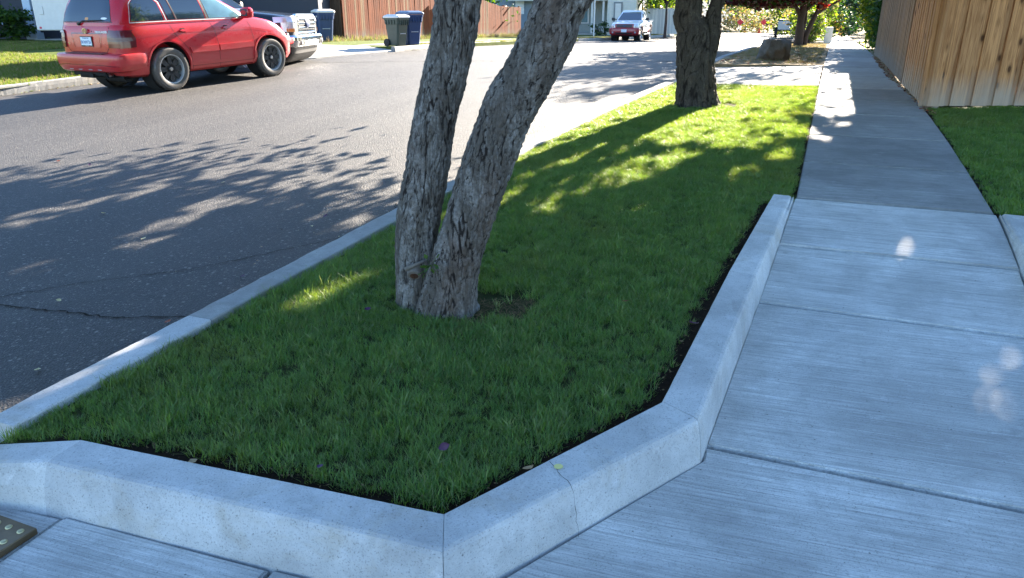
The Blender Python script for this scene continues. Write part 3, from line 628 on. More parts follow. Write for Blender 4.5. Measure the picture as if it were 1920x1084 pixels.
crumbs('far_gutter_litter', [(21.4, -12.45), (30, -12.5), (36, -12.3)], .12, 500, .01, .04, [M['straw'], M['fallen_tan'], M['leaf_lime']], 13, 'dry debris in the gutter near the bins', 'leaf litter', KT)
crumbs('pavement_grit', [(3.3, -3.3), (6, -3.4), (9, -3.3), (12, -3.0)], .5, 260, .004, .014, [M['fallen_tan'], M['fallen_yellow'], M['soil']], 14, 'small leaf crumbs scattered on the asphalt by the kerb', 'leaf litter', KT + .004)

# ------------------------------------------------------------------ bark and trees
def bark_mat(name, light, mid, dark, red):
    t = NT(name); a = t.n('Attribute', attribute_name='bark'); p = t.pos(obj=True); pz = t.pos(obj=True, scale=(1, 1, .35))
    c = t.mix(t.ramp(t.noise(pz, 13, 6, .7, .5), [(.45, 0.), (.72, 1.)]), mid, light)
    c = t.mix(t.math('MULTIPLY', t.ramp(t.noise(p, 60, 5, .75), [(.42, 1.), (.6, 0.)]), .55), c, tuple(x * .45 for x in mid))
    c = t.mix(t.math('MULTIPLY', t.ramp(t.noise(pz, 3.2, 3, .6), [(.52, 0.), (.68, 1.)]), .45), c, red)
    c = t.mix(t.ramp(a.outputs['Fac'], [(.0, .95), (.11, 0.)]), c, dark)
    nz = t.bump(t.noise(p, 45, 6, .75), .8, .008); nz = t.bump(t.noise(t.pos(obj=True, scale=(1, 1, 3.2)), 30, 4, .7), .4, .006, nz)
    return t.fin(c, .88, nz, spec=.2)
M['bark'] = bark_mat('grey_bark', (.34, .33, .32), (.105, .093, .082), (.010, .007, .006), (.085, .045, .028))
M['bark2'] = bark_mat('dark_bark', (.11, .095, .08), (.055, .045, .038), (.010, .007, .006), (.075, .045, .028))
M['bark_far'] = plain('dark_far_bark', (.035, .028, .026), .9, sc=20, var=.4)
M['cutwood'] = wood('cut_wood', (.10, .048, .03), (.03, .016, .012), knots=False)
def trunk(name, pts, mat, nseg, dl_, parent=None, amp=.012, cell=16, stretch=.28, flute=.06, seed=0, flare=None, dense_to=None, org=None, ell=1.0):
    """pts: (x, y, z, r) world; skin of bark plates divided by fissures"""
    pts = [Vector(p) for p in pts]; C = []; Rr = []
    # Catmull-Rom resample
    for i in range(len(pts) - 1):
        p0, p1, p2, p3 = pts[max(i-1, 0)], pts[i], pts[i+1], pts[min(i+2, len(pts)-1)]
        L = (p2 - p1).to_3d().length; st_ = dl_ if (dense_to is None or p1.z < dense_to) else dl_ * 6
        n = max(1, int(L / st_))
        for k_ in range(n):
            t = k_ / n; q = .5 * ((2 * p1) + (-p0 + p2) * t + (2 * p0 - 5 * p1 + 4 * p2 - p3) * t * t + (-p0 + 3 * p1 - 3 * p2 + p3) * t ** 3); C.append(q)
    C.append(pts[-1]); V = []; A = []; so_ = Vector((seed * 7.3, seed * 3.1, seed * 5.7))
    O = Vector(org) if org else Vector((0, 0, 0))
    for i, q in enumerate(C):
        d = (C[min(i+1, len(C)-1)].to_3d() - C[max(i-1, 0)].to_3d()).normalized(); u = Vector((1, 0, 0)) - d * d.x; u.normalize(); w = d.cross(u)
        h = q.z - C[0].z
        for k_ in range(nseg):
            t = 2 * math.pi * k_ / nseg; c_ = u * math.cos(t) + w * math.sin(t) * ell; r_ = q.w
            r_ *= 1 + flute * noise.noise(Vector((math.cos(t) * 1.6, math.sin(t) * 1.6, h * .8)) + so_) 
            if flare: r_ *= 1 + flare * math.exp(-h / .13) * (.45 + .9 * max(0, noise.noise(Vector((math.cos(t) * 2.6, math.sin(t) * 2.6, 0)) + so_)))
            pp = q.to_3d() + c_ * r_
            sp = Vector((pp.x, pp.y, pp.z * stretch)) * cell + so_; sp += noise.noise_vector(sp * .45) * 1.3 + noise.noise_vector(sp * 2.1) * .45
            dd = noise.voronoi(sp)[0]; e = dd[1] - dd[0]; e2 = min(1., e / .45); pl_ = e2 * e2 * (3 - 2 * e2)
            lg = noise.noise(Vector((pp.x * 14, pp.y * 14, pp.z * 1.6)) + so_); lg = max(-.35, -abs(lg) * 2.2 + .25); ds = amp * (pl_ - .55) + amp * .9 * lg + amp * .5 * noise.noise(pp * 38) + amp * .3 * noise.noise(pp * 90); e = e + max(0, .05 + lg) * -.25
            V.append(pp + c_ * ds - O); A.append(e)
    n = len(C); F = [(i*nseg + k_, i*nseg + (k_+1) % nseg, (i+1)*nseg + (k_+1) % nseg, (i+1)*nseg + k_) for i in range(n - 1) for k_ in range(nseg)]
    F.append(tuple(range(nseg))[::-1]); F.append(tuple((n-1)*nseg + k_ for k_ in range(nseg)))
    o = obj(name, V, F, mat, parent, True); at_ = o.data.attributes.new('bark', 'FLOAT', 'POINT'); at_.data.foreach_set('value', A); return o
def branches(name, roots, tips, r0, mat, parent, seed=0, n=7):
    r = random.Random(seed); first = None; O_ = Vector(parent.location) if parent is not None else Vector((0, 0, 0))
    for a, b in zip(roots, tips):
        mb = MB(); a = Vector(a); b = Vector(b); prev = a; pr = r0
        for i in range(1, n + 1):
            t = i / n; q = a.lerp(b, t) + Vector((r.uniform(-1, 1), r.uniform(-1, 1), r.uniform(-.3, .8))) * .16 * (b - a).length / n * 2; nr = r0 * (1 - t * .88)
            mb.cyl(prev, q, pr, nr, 8, cap=False); 
            if i > 2:
                tw = q + Vector((r.uniform(-1, 1), r.uniform(-1, 1), r.uniform(-.2, .7))).normalized() * r.uniform(.5, 1.1) * (b - a).length * .25; mb.cyl(q, tw, nr * .5, .004, 5, cap=False)
            prev, pr = q, nr
        o = mb.build(name, [mat], parent, True); o.location = -O_; first = first or o
    return first
def vplane(u, v, y):       # point of the upright plane y that the photograph shows at (u, v): used to measure the trunks
    d = (u - 960, F_ * math.cos(PITCH) + (542 - v) * math.sin(PITCH), -F_ * math.sin(PITCH) + (542 - v) * math.cos(PITCH)); t = y / d[1]
    return d[0] * t, EYE + d[2] * t
def measured(rows, y0, y1):
    out = []
    for i, (v, l, r_) in enumerate(rows):
        y = y0 + (y1 - y0) * i / (len(rows) - 1); xa, z = vplane(l, v, y); xb, _ = vplane(r_, v, y); out.append(((xa + xb) / 2, y, z, (xb - xa) / 2 * .965))
    return out
rowsA = [(610, 748, 835), (570, 744, 822), (520, 741, 818), (460, 741, 820), (400, 744, 828), (330, 757, 842), (250, 769, 853), (200, 779, 862), (150, 790, 876), (100, 802, 887), (60, 808, 895), (0, 814, 903)]
rowsB = [(622, 780, 894), (580, 782, 894), (530, 795, 896), (470, 813, 908), (400, 837, 931), (310, 863, 963), (250, 885, 986), (200, 904, 1008), (150, 934, 1038), (100, 960, 1064), (60, 981, 1085), (0, 1010, 1106)]
tA = measured(rowsA, 3.80, 3.86); tB = measured(rowsB, 3.74, 3.62)
near = empty('leaning_tree', (-.38, 3.75, TZ(-.38, 3.75)), label='near tree with two leaning grey fissured trunks from one base on the lawn', cat='tree')
nl = Vector(near.location)
ta = trunk('trunk', [(*p[:3], p[3]) for p in tA] + [(-.18, 3.95, 2.3, .10), (-.25, 4.1, 3.2, .085), (-.6, 4.4, 4.4, .05)], M['bark'], 210, .0070, near, .0075, 34, .19, .03, 1, .34, 1.75, nl)
tb = trunk('trunk', [(*p[:3], p[3]) for p in tB] + [(.65, 3.5, 2.3, .11), (1.0, 3.3, 3.2, .09), (1.5, 3.2, 4.4, .05)], M['bark'], 230, .0070, near, .0080, 34, .19, .03, 2, .62, 1.75, nl)
# cut stub low on the left trunk, knot stub high on the right one
xs, zs = vplane(775, 512, 3.66)
mb = MB(); c_ = Vector((xs + .012, 3.70, zs)) - nl
for k_ in range(10):
    pass
mb.cyl(c_ + Vector((-.012, .06, .02)), c_ + Vector((-.012, -.012, -.024)), .046, .036, 16, 0); mb.cyl(c_ + Vector((-.012, -.012, -.024)), c_ + Vector((-.012, -.015, -.026)), .033, .027, 16, 1)
M['bark_plain'] = plain('plain_bark', (.13, .115, .10), .9, sc=60, var=.6)
sto = mb.build('cut_stub', [M['bark_plain'], M['cutwood']], near, False, bevel=.004)
mb = MB(); a_ = c_ + Vector((-.058, -.018, .012)); b_ = c_ + Vector((.045, -.012, .058)); mb.cyl(a_, b_, .011, .008, 8, 0); mb.build('bark_lip', [M['bark_plain']], near, True)
xk, zk = vplane(1050, 92, 3.66); c_ = Vector((xk - .012, 3.61, zk)) - nl; mb = MB()
mb.lathe([(.001, .075), (.022, .073), (.036, .060), (.046, .03), (.05, 0), (.055, -.03)], 18, 0, Matrix.Translation(c_) @ Matrix.Rotation(R(-60), 4, 'Z') @ Matrix.Rotation(R(180), 4, 'X') @ Matrix.Rotation(R(15), 4, 'X') @ Matrix.Scale(.62, 4))
kn = mb.build('knot', [M['cutwood']], near, True)
for v_ in kn.data.vertices: v_.co += noise.noise_vector(v_.co * 40) * .012
# sprout between the trunks
mb = MB(); r = random.Random(4); x0, z0 = vplane(806, 500, 3.56); o_ = Vector((x0, 3.58, z0)) - nl
for k_ in range(12):
    d = Vector((r.uniform(-1, 1), r.uniform(-1.0, .1), r.uniform(-.5, 1.3))).normalized(); e_ = o_ + d * r.uniform(.02, .075); mb.cyl(o_, e_, .0012, .001, 4, 0)
    s_ = Vector((r.uniform(-1, 1), r.uniform(-.4, .4), r.uniform(-.6, .6))).normalized() * r.uniform(.010, .018); q_ = d * r.uniform(.022, .034)
    mb.add([e_ - q_ * .3, e_ + s_ + q_ * .3, e_ + q_, e_ - s_ + q_ * .3], [(0, 1, 2, 3)], 0)
mb.build('sprout', [M['leaf']], near)
# crown of the near tree (above the picture)
def crown(name, parent, clusters, n, size, mats, seed, cut=True, org=(0, 0, 0)):
    r = np.random.default_rng(seed); ps = []
    for (c, rad, w, nc) in clusters: ps.append(clump_points(int(n * w), c, rad, int(r.integers(1e6)), nc, .30, .25))
    p = np.concatenate(ps)
    if cut: hit, gx, gy = sun_open(p); p = p[~hit]
    me = leaf_mesh(name, p - np.array(org), size, mats, seed=seed); return link(bpy.data.objects.new(name, me), parent)
branches('branch', [(-.25, 4.1, 3.2), (-.2, 4., 2.6), (1., 3.3, 3.2), (.7, 3.4, 2.4), (1.0, 3.3, 3.0)], [(-2., 5.2, 4.8), (-1.6, 3., 4.4), (2.6, 4.4, 4.8), (1.8, 2., 4.2), (1.4, 4.8, 5.2)], .06, M['bark'], near, 3)
crown('crown', near, [((-1.2, 4.3, 4.6), (2.2, 2.2, 1.3), .5, 40), ((1.7, 3.6, 4.7), (2.0, 2.2, 1.3), .5, 40)], 11000, .085, [M['leaf'], M['leaf_dark']], 11, True, nl)

# second tree
rows2 = [(205, 1262, 1352), (190, 1267, 1346), (160, 1268, 1341), (120, 1267, 1338), (80, 1265, 1335), (52, 1265, 1328)]
t2 = measured(rows2, 10.75, 10.75)
tr2 = empty('fissured_tree', (t2[0][0], 10.75, TZ(t2[0][0], 10.75)), label='second tree with thick dark furrowed trunk that forks, at the far end of the lawn', cat='tree'); l2 = Vector(tr2.location)
trunk('trunk', [p for p in t2] + [(t2[-1][0] - .08, 10.75, t2[-1][2] + .10, .13)], M['bark2'], 110, .018, tr2, .022, 9, .25, .10, 5, .12, None, l2)
xa, za = vplane(1291, 0, 10.75); xb, zb = vplane(1345, 0, 10.75)
trunk('stem', [(2.62, 10.75, 1.1, .17), (xa + .03, 10.75, za - .28, .19), (xa + .01, 10.75, za, .18), (xa - .1, 10.8, za + .8, .17), (xa - .5, 11, za + 1.9, .12)], M['bark2'], 80, .022, tr2, .02, 9, .25, .1, 6, None, None, l2)
trunk('stem', [(2.60, 10.75, .55, .10), (2.68, 10.72, 1.0, .12), (2.75, 10.72, 1.35, .11), (xb - .05, 10.7, za - .22, .10), (xb - .01, 10.7, za, .09), (xb + .25, 10.7, za + .9, .085), (xb + .9, 10.7, za + 2, .06)], M['bark2'], 60, .022, tr2, .016, 9, .25, .1, 7, None, None, l2)
b2 = branches('branch', [(xa - .1, 10.8, za + .8), (xa - .5, 11, za + 1.9), (xb + .25, 10.7, za + .9), (xb + .9, 10.7, za + 2), (xa - .3, 11, za + 1.3), (xb + .1, 10.7, za + .5)], [(0, 9.4, 4.2), (-.6, 12.6, 5.4), (4.8, 9, 3.9), (5.4, 12, 5.6), (2, 13.6, 5.8), (3.4, 8.2, 4.0)], .08, M['bark2'], tr2, 8); b2.location = -l2
crown('crown', tr2, [((1.5, 10.5, 4.0), (3.9, 3.3, 1.5), .46, 70), ((3.4, 10.6, 4.2), (3.6, 3.2, 1.6), .30, 50), ((2.2, 10.8, 5.6), (3.4, 3.2, 1.3), .24, 40), ((-.3, 11.2, 4.0), (2.5, 2.6, 1.5), .52, 90)], 44000, .10, [M['leaf'], M['leaf_dark'], M['leaf_lime']], 21, True, l2)

# yard tree behind the cedar fence (above and beside the picture), shades the walk
yt = empty('yard_tree', (9.6, 12.8, TZ(9.6, 12.8)), label='broad green tree in the yard behind the cedar fence', cat='tree'); ly = Vector(yt.location)
o = branches('trunk', [(9.6, 12.8, .4)], [(9.3, 12.7, 3.6)], .2, M['bark2'], yt, 2, 5); o.location = -ly
o = branches('branch', [(9.3, 12.7, 3)] * 5, [(7, 12, 5.5), (9, 15, 6), (11.5, 13, 5.5), (8, 10.5, 5.2), (10.5, 11, 5.4)], .09, M['bark2'], yt, 5); o.location = -ly
crown('crown', yt, [((8.4, 12.3, 4.6), (3.2, 3.4, 1.7), .6, 50), ((10.6, 12, 5.4), (3.4, 3.2, 1.8), .3, 50), ((6.4, 12.2, 4.4), (2.6, 2.6, 1.6), .6, 90)], 36000, .11, [M['leaf'], M['leaf_dark']], 31, True, ly)

yx, yy = XY(19.5, 4.0); y2 = empty('yard_tree', (yx, yy, TZ(yx, yy)), label='smaller green tree behind the older brown fence stretch', cat='tree'); l2 = Vector(y2.location)
branches('trunk', [(yx, yy, .5)], [(yx + .1, yy, 3.4)], .14, M['bark2'], y2, 12, 5)
branches('branch', [(yx + .1, yy, 3)] * 3, [(yx - 1.5, yy - .6, 4.8), (yx + 1.6, yy + 1, 5.2), (yx, yy - 1.6, 5.0)], .07, M['bark2'], y2, 15)
crown('crown', y2, [((yx - .6, yy - .2, 4.4), (2.6, 2.6, 1.5), 1., 60)], 13000, .10, [M['leaf'], M['leaf_dark']], 33, True, l2)

# purple leaved tree on the dry strip
px_, py_ = 10.2, 27.8; pz_ = TZ(px_, py_)
pt = empty('purple_tree', (px_, py_, pz_), label='purple leaved tree with dark twin stems on the dry strip behind the boulder', cat='tree'); lp = Vector(pt.location)
mb = MB()
def limb(mb, pts, r0, r1, n=10):
    for i in range(len(pts) - 1):
        t0 = i / (len(pts) - 1); t1 = (i + 1) / (len(pts) - 1); mb.cyl(pts[i], pts[i+1], r0 + (r1 - r0) * t0, r0 + (r1 - r0) * t1, n, cap=False)
limb(mb, [(-.02, 0, -.1), (0, 0, .30), (-.02, 0, .8), (.02, 0, 1.3), (.0, 0, 2.2), (-.1, 0, 3.2)], .165, .08)
limb(mb, [(-.06, 0, 1.02), (-.22, 0, 1.28), (-.6, .1, 1.5), (-1.6, .1, 2.0)], .085, .03, 8); limb(mb, [(.05, 0, 1.1), (.28, 0, 1.35), (.75, .1, 1.65), (1.6, .1, 2.2)], .07, .03, 8)
mb.build('trunk', [M['bark_far']], pt, True)
mb = MB(); limb(mb, [(.22, .1, -.1), (.27, .1, .35), (.42, .1, .8), (.60, .1, 1.25), (.78, .1, 1.8), (1.1, .1, 2.7)], .11, .05, 9); limb(mb, [(.52, .1, 1.05), (.9, .1, 1.3), (1.4, .2, 1.55), (2.3, .2, 2.0)], .06, .02, 7)
limb(mb, [(.1, .05, .3), (.17, .05, .9), (.12, .05, 1.5)], .07, .05, 8)
mb.build('stem', [M['bark_far']], pt, True)
p = np.concatenate([clump_points(9000, (-1.0, 0, 2.95), (2.9, 2.9, 1.1), 41, 60, .24, .5), clump_points(6000, (.6, 0, 3.8), (2.9, 2.8, 1.3), 42, 50, .26, .4), clump_points(7000, (.3, 0, 5.4), (3.3, 3.3, 1.5), 47, 60, .22, .3), clump_points(5200, (-1.6, -.3, 1.66), (1.8, 1.5, .36), 43, 46, .3, .5)])
link(bpy.data.objects.new('crown', leaf_mesh('crown', p, .11, [M['leaf_purple'], M['leaf_dark'], M['leaf_purple']], seed=4)), pt)
p = np.concatenate([clump_points(1500, (1.5, -.3, 1.80), (1.2, .9, .26), 44, 26, .3, .4), clump_points(300, (.35, -.1, 1.45), (.45, .3, .2), 46, 8, .3, .4), clump_points(1500, (2.1, .2, 2.6), (1.3, 1.6, .6), 45, 20, .3, .4)])
link(bpy.data.objects.new('red_foliage', leaf_mesh('red_foliage', p, .10, [M['leaf_red'], M['leaf_red'], M['leaf_purple'], M['leaf_gold']], seed=5)), pt)

# ------------------------------------------------------------------ fences
def board_fence(name, a, b, label, mats, width, gap_w, height, front=1, cap=False, seed=1, proud=.022, base=.03, dark=None, run=None, posts=True, group=None, hvar=0.0, hfun=None):
    """board-on-board fence from world (x, y) a to b; each board is a piece. front=+1: proud boards on the left of a->b"""
    a = Vector(a); b = Vector(b); L = (b - a).length; d = (b - a) / L; nrm = Vector((-d.y, d.x)) * front; az = math.atan2(d.y, d.x); r = random.Random(seed)
    root = empty(name, (a.x, a.y, TZ(a.x, a.y)), label=label, cat='fence', group=group); O = Vector(root.location); cache = {}
    def board(w, th, h, mt):
        key = (round(w, 3), mt.name, round(h, 2))
        if key not in cache:
            mb = MB(); mb.box(-w/2, w/2, -th/2, th/2, 0, h); bm = bmesh.new(); me = mesh('board', mb.V, mb.F, mt); bm.from_mesh(me); bmesh.ops.recalc_face_normals(bm, faces=bm.faces)
            bmesh.ops.bevel(bm, geom=[e for e in bm.edges if abs((e.verts[0].co - e.verts[1].co).z) > .5], offset=.003, segments=1, affect='EDGES'); bm.to_mesh(me); bm.free(); cache[key] = me
        return cache[key]
    x = 0; i = 0
    while x < L:
        w = width * (1 + r.uniform(-.06, .06)) if not run else width; w = round(w / .01) * .01
        for (off, ww, pr) in ((w / 2, w, proud), (w + gap_w / 2, gap_w + .05, 0)):
            if x + off > L or (gap_w == 0 and pr == 0): continue
            mt = mats[r.randrange(len(mats))] if not dark else (dark if dark and run and run(x) else mats[r.randrange(len(mats))])
            h = height + r.uniform(-hvar, hvar); 
            if hfun: h = hfun(x + off)
            o = bpy.data.objects.new('board', board(ww, .019, round(h / .02) * .02, mt)); p = a + d * (x + off) + nrm * pr
            o.location = (p.x - O.x, p.y - O.y, TZ(p.x, p.y) + base - O.z); o.rotation_euler = (r.uniform(-.004, .004), r.uniform(-.003, .003), az); link(o, root)
        x += w + gap_w; i += 1
    n = max(1, round(L / 2.4))
    for k_ in range(n):
        p0 = a + d * (L * k_ / n) - nrm * .04; p1 = a + d * (L * (k_ + 1) / n) - nrm * .04
        for z in (.3, .95, 1.55):
            mb = MB(); q0 = Vector((p0.x, p0.y, TZ(*p0) + z)) - O; q1 = Vector((p1.x, p1.y, TZ(*p1) + z)) - O; w3 = Vector((nrm.x, nrm.y, 0)) * .02
            V = [q0 - w3, q0 + w3, q1 + w3, q1 - w3]; up = Vector((0, 0, .085)); mb.add(V + [v + up for v in V], [(0, 3, 2, 1), (4, 5, 6, 7), (0, 1, 5, 4), (1, 2, 6, 5), (2, 3, 7, 6), (3, 0, 4, 7)]); mb.build('rail', [mats[0]], root)
    for k_ in range(n + 1):
        p0 = a + d * (L * k_ / n) - nrm * .11; mb = MB(); mb.box(-.045, .045, -.045, .045, -.1, height - .1); o = mb.build('post', [mats[0]], root); o.location = (p0.x - O.x, p0.y - O.y, TZ(*p0) - O.z); o.rotation_euler = (0, 0, az)
    return root
C0 = Vector((5.50, 10.05))
e1 = Vector(XY(13.9, 1.115 + .03)); e2 = Vector(XY(21.2, 1.03))
# front face of the corner, towards the camera
fr = board_fence('cedar_fence', C0, C0 + Vector((1, -.04)).normalized() * 5.0, 'new tan cedar fence facing the right lawn, with knotty boards from the corner', [M['cedar']], .195, .075, 1.83, -1, seed=4, proud=.034)
# the side that follows the walk
sd = board_fence('cedar_fence', C0 + Vector((-.01, .04)), e1, 'tan cedar fence side running along the sidewalk from the corner', [M['cedar']], .135, .07, 1.83, 1, seed=5, proud=.024)
sd2 = board_fence('cedar_fence', e1 + (e1 - e2).normalized() * .03, e2, 'older brown fence stretch between the new cedar fence and the hedge', [M['cedar_weathered']], .135, .07, 1.80, 1, seed=6, proud=.024)
mb = MB(); mb.box(-.02, .02, -.05, .05, 0, 1.85); o = mb.build('corner_board', [M['cedar']], fr); o.location = (-.012, -.012, .03)

# red brown fence across the street
FC = Vector(XY(28.1, -19.25))
def hstep(x): return 1.95 if x < 14.0 else (1.95 - (x - 14.) * .12 if x < 16 else 1.70)
ff = board_fence('stained_fence', FC, Vector(XY(47.5, -18.9)), 'long red brown plank fence across the street, lit by the sun', [M['redwood'], M['redwood'], M['redwood'], M['cedar_weathered']], .14, .012, 1.9, -1, seed=7, proud=.018, hfun=hstep)
fg_ = board_fence('grey_fence', FC + Vector((-.05, .0)), Vector(XY(27.2, -26.0)), 'dark grey brown plank fence behind the parked navy pickup', [M['greywood'], M['greywood'], M['cedar_weathered']], .14, .012, 1.95, 1, seed=8, proud=.018)

# ------------------------------------------------------------------ vehicles
def text(name, s, size, mat, parent, M4, depth=.002, bold=0):
    c = bpy.data.curves.new(name, 'FONT'); c.body = s; c.size = size; c.extrude = depth; c.align_x = 'CENTER'; c.align_y = 'CENTER'; c.offset = bold; c.resolution_u = 2
    t = bpy.data.objects.new(name, c); me = bpy.data.meshes.new_from_object(t); bpy.data.objects.remove(t); me.transform(M4)
    me.materials.clear(); me.materials.append(mat); return link(bpy.data.objects.new(name, me), parent)
class Shell:
    """body built from stacked outlines: rows of (z, x_rear, x_front, half_width); warp(x, z) lowers the bonnet"""
    def __init__(s, rows, p=7, warp=None): s.r = rows; s.p = p; s.warp = warp or (lambda x, z: z)
    def at(s, z):
        r = s.r
        if z <= r[0][0]: return r[0][1:]
        for a, b in zip(r, r[1:]):
            if z <= b[0]: t = (z - a[0]) / (b[0] - a[0]); return tuple(a[i] + (b[i] - a[i]) * t for i in (1, 2, 3))
        return r[-1][1:]
    def y(s, x, z): a, b, w = s.at(z); q = min(.9999, abs((x - (a + b) / 2) / ((b - a) / 2))); return w * (1 - q ** s.p) ** (1 / s.p)
    def x(s, y, z, front=False): a, b, w = s.at(z); q = min(.9999, abs(y / w)); e = (b - a) / 2 * (1 - q ** s.p) ** (1 / s.p); return (a + b) / 2 + (e if front else -e)
    def build(s, name, mat, parent, nx=44, ny=18, smooth=True, cutters=None, dz=.06):
        k = 2 ** (-1 / s.p); ring = []
        for i in range(nx + 1): q = -k + 2 * k * i / nx; ring.append((q, -(1 - abs(q) ** s.p) ** (1 / s.p)))
        for i in range(1, ny): q = -k + 2 * k * i / ny; ring.append(((1 - abs(q) ** s.p) ** (1 / s.p), q))
        for i in range(nx + 1): q = k - 2 * k * i / nx; ring.append((q, (1 - abs(q) ** s.p) ** (1 / s.p)))
        for i in range(1, ny): q = k - 2 * k * i / ny; ring.append((-(1 - abs(q) ** s.p) ** (1 / s.p), q))
        zs = []
        for a, b in zip(s.r, s.r[1:]):
            n = max(1, int((b[0] - a[0]) / dz)); zs += [a[0] + (b[0] - a[0]) * i / n for i in range(n)]
        zs.append(s.r[-1][0]); V = []; F = []; m = len(ring)
        for z in zs:
            a, b, w = s.at(z)
            for (q, p_) in ring: x = (a + b) / 2 + q * (b - a) / 2; V.append((x, p_ * w, s.warp(x, z)))
        for i in range(len(zs) - 1):
            for j in range(m): F.append((i*m+j, i*m+(j+1) % m, (i+1)*m+(j+1) % m, (i+1)*m+j))
        # caps as strips between the two long sides
        for base, rev in ((0, True), ((len(zs) - 1) * m, False)):
            n1 = nx + 1
            idx_b = lambda i: base + (nx + (ny - 1)) + 1 + (nx - i)
            for i in range(nx):
                f = (base + i, base + i + 1, idx_b(i + 1), idx_b(i)); F.append(f[::-1] if rev else f)
            fe = [base + nx + j for j in range(0, ny + 1)]; be = [base + (2 * nx + ny + 1 + j) % m if j < ny - 0 else base for j in range(0, ny + 1)]
            be = [base + (2 * nx + ny + j) for j in range(0, ny)] + [base]
            F.append(tuple(fe[::1]) if not rev else tuple(fe[::-1])); F.append(tuple(be[::1]) if not rev else tuple(be[::-1]))
        o = obj(name, V, F, mat, parent, smooth)
        bm = bmesh.new(); bm.from_mesh(o.data); bmesh.ops.recalc_face_normals(bm, faces=bm.faces); bm.to_mesh(o.data); bm.free()
        if cutters:
            tmp = []
            for c in cutters:
                me = mesh('cut', c.V, c.F); bm = bmesh.new(); bm.from_mesh(me); bmesh.ops.recalc_face_normals(bm, faces=bm.faces); bm.to_mesh(me); bm.free()
                co = bpy.data.objects.new('cut', me); COL.objects.link(co); tmp.append(co); md = o.modifiers.new('b', 'BOOLEAN'); md.operation = 'DIFFERENCE'; md.object = co; md.solver = 'EXACT'
                co.parent = parent
            bpy.context.view_layer.update(); dg = bpy.context.evaluated_depsgraph_get(); me2 = bpy.data.meshes.new_from_object(o.evaluated_get(dg))
            o.modifiers.clear(); o.data = me2
            for co in tmp: bpy.data.objects.remove(co)
            o.data.materials.clear(); o.data.materials.append(mat)
        if smooth:
            o.data.polygons.foreach_set('use_smooth', [True] * len(o.data.polygons)); o.data.set_sharp_from_angle(angle=R(32))
        return o
def patch(name, poly, fn, mat, parent, eps=.004, th=.006, nu=8, nv=6, smooth=True):
    """panel lying on a body surface: poly in (u, v), fn(u, v, eps) -> point"""
    bm = bmesh.new(); vs_ = [bm.verts.new((u, v, 0)) for u, v in poly]; bm.faces.new(vs_)
    for ax, n in ((0, nu), (1, nv)):
        lo = min(p[ax] for p in poly); hi = max(p[ax] for p in poly)
        for i in range(1, n):
            c = [0, 0, 0]; c[ax] = lo + (hi - lo) * i / n; no = [0, 0, 0]; no[ax] = 1
            bmesh.ops.bisect_plane(bm, geom=bm.verts[:] + bm.edges[:] + bm.faces[:], plane_co=c, plane_no=no)
    r = bmesh.ops.extrude_face_region(bm, geom=bm.faces[:]); top = set(g for g in r['geom'] if isinstance(g, bmesh.types.BMVert))
    for v in bm.verts: u, w = v.co.x, v.co.y; v.co = fn(u, w, eps + (th if v in top else -.004 - eps))
    bmesh.ops.recalc_face_normals(bm, faces=bm.faces); me = bpy.data.meshes.new(name); bm.to_mesh(me); bm.free(); me.materials.append(mat)
    if smooth: me.polygons.foreach_set('use_smooth', [True] * len(me.polygons)); me.set_sharp_from_angle(angle=R(40))
    return link(bpy.data.objects.new(name, me), parent)
def side_fn(sh, sd): return lambda x, z, e: Vector((x, sd * (sh.y(x, z) + e), sh.warp(x, z)))
def rear_fn(sh): return lambda y, z, e: Vector((sh.x(y, z) - e, y, z))
def front_fn(sh): return lambda y, z, e: Vector((sh.x(y, z, True) + e, y, z))
def arc(cx, cz, r, a0, a1, n=14): return [(cx + r * math.cos(R(a0 + (a1 - a0) * i / n)), cz + r * math.sin(R(a0 + (a1 - a0) * i / n))) for i in range(n + 1)]
def band(inner, outer): return inner + outer[::-1]
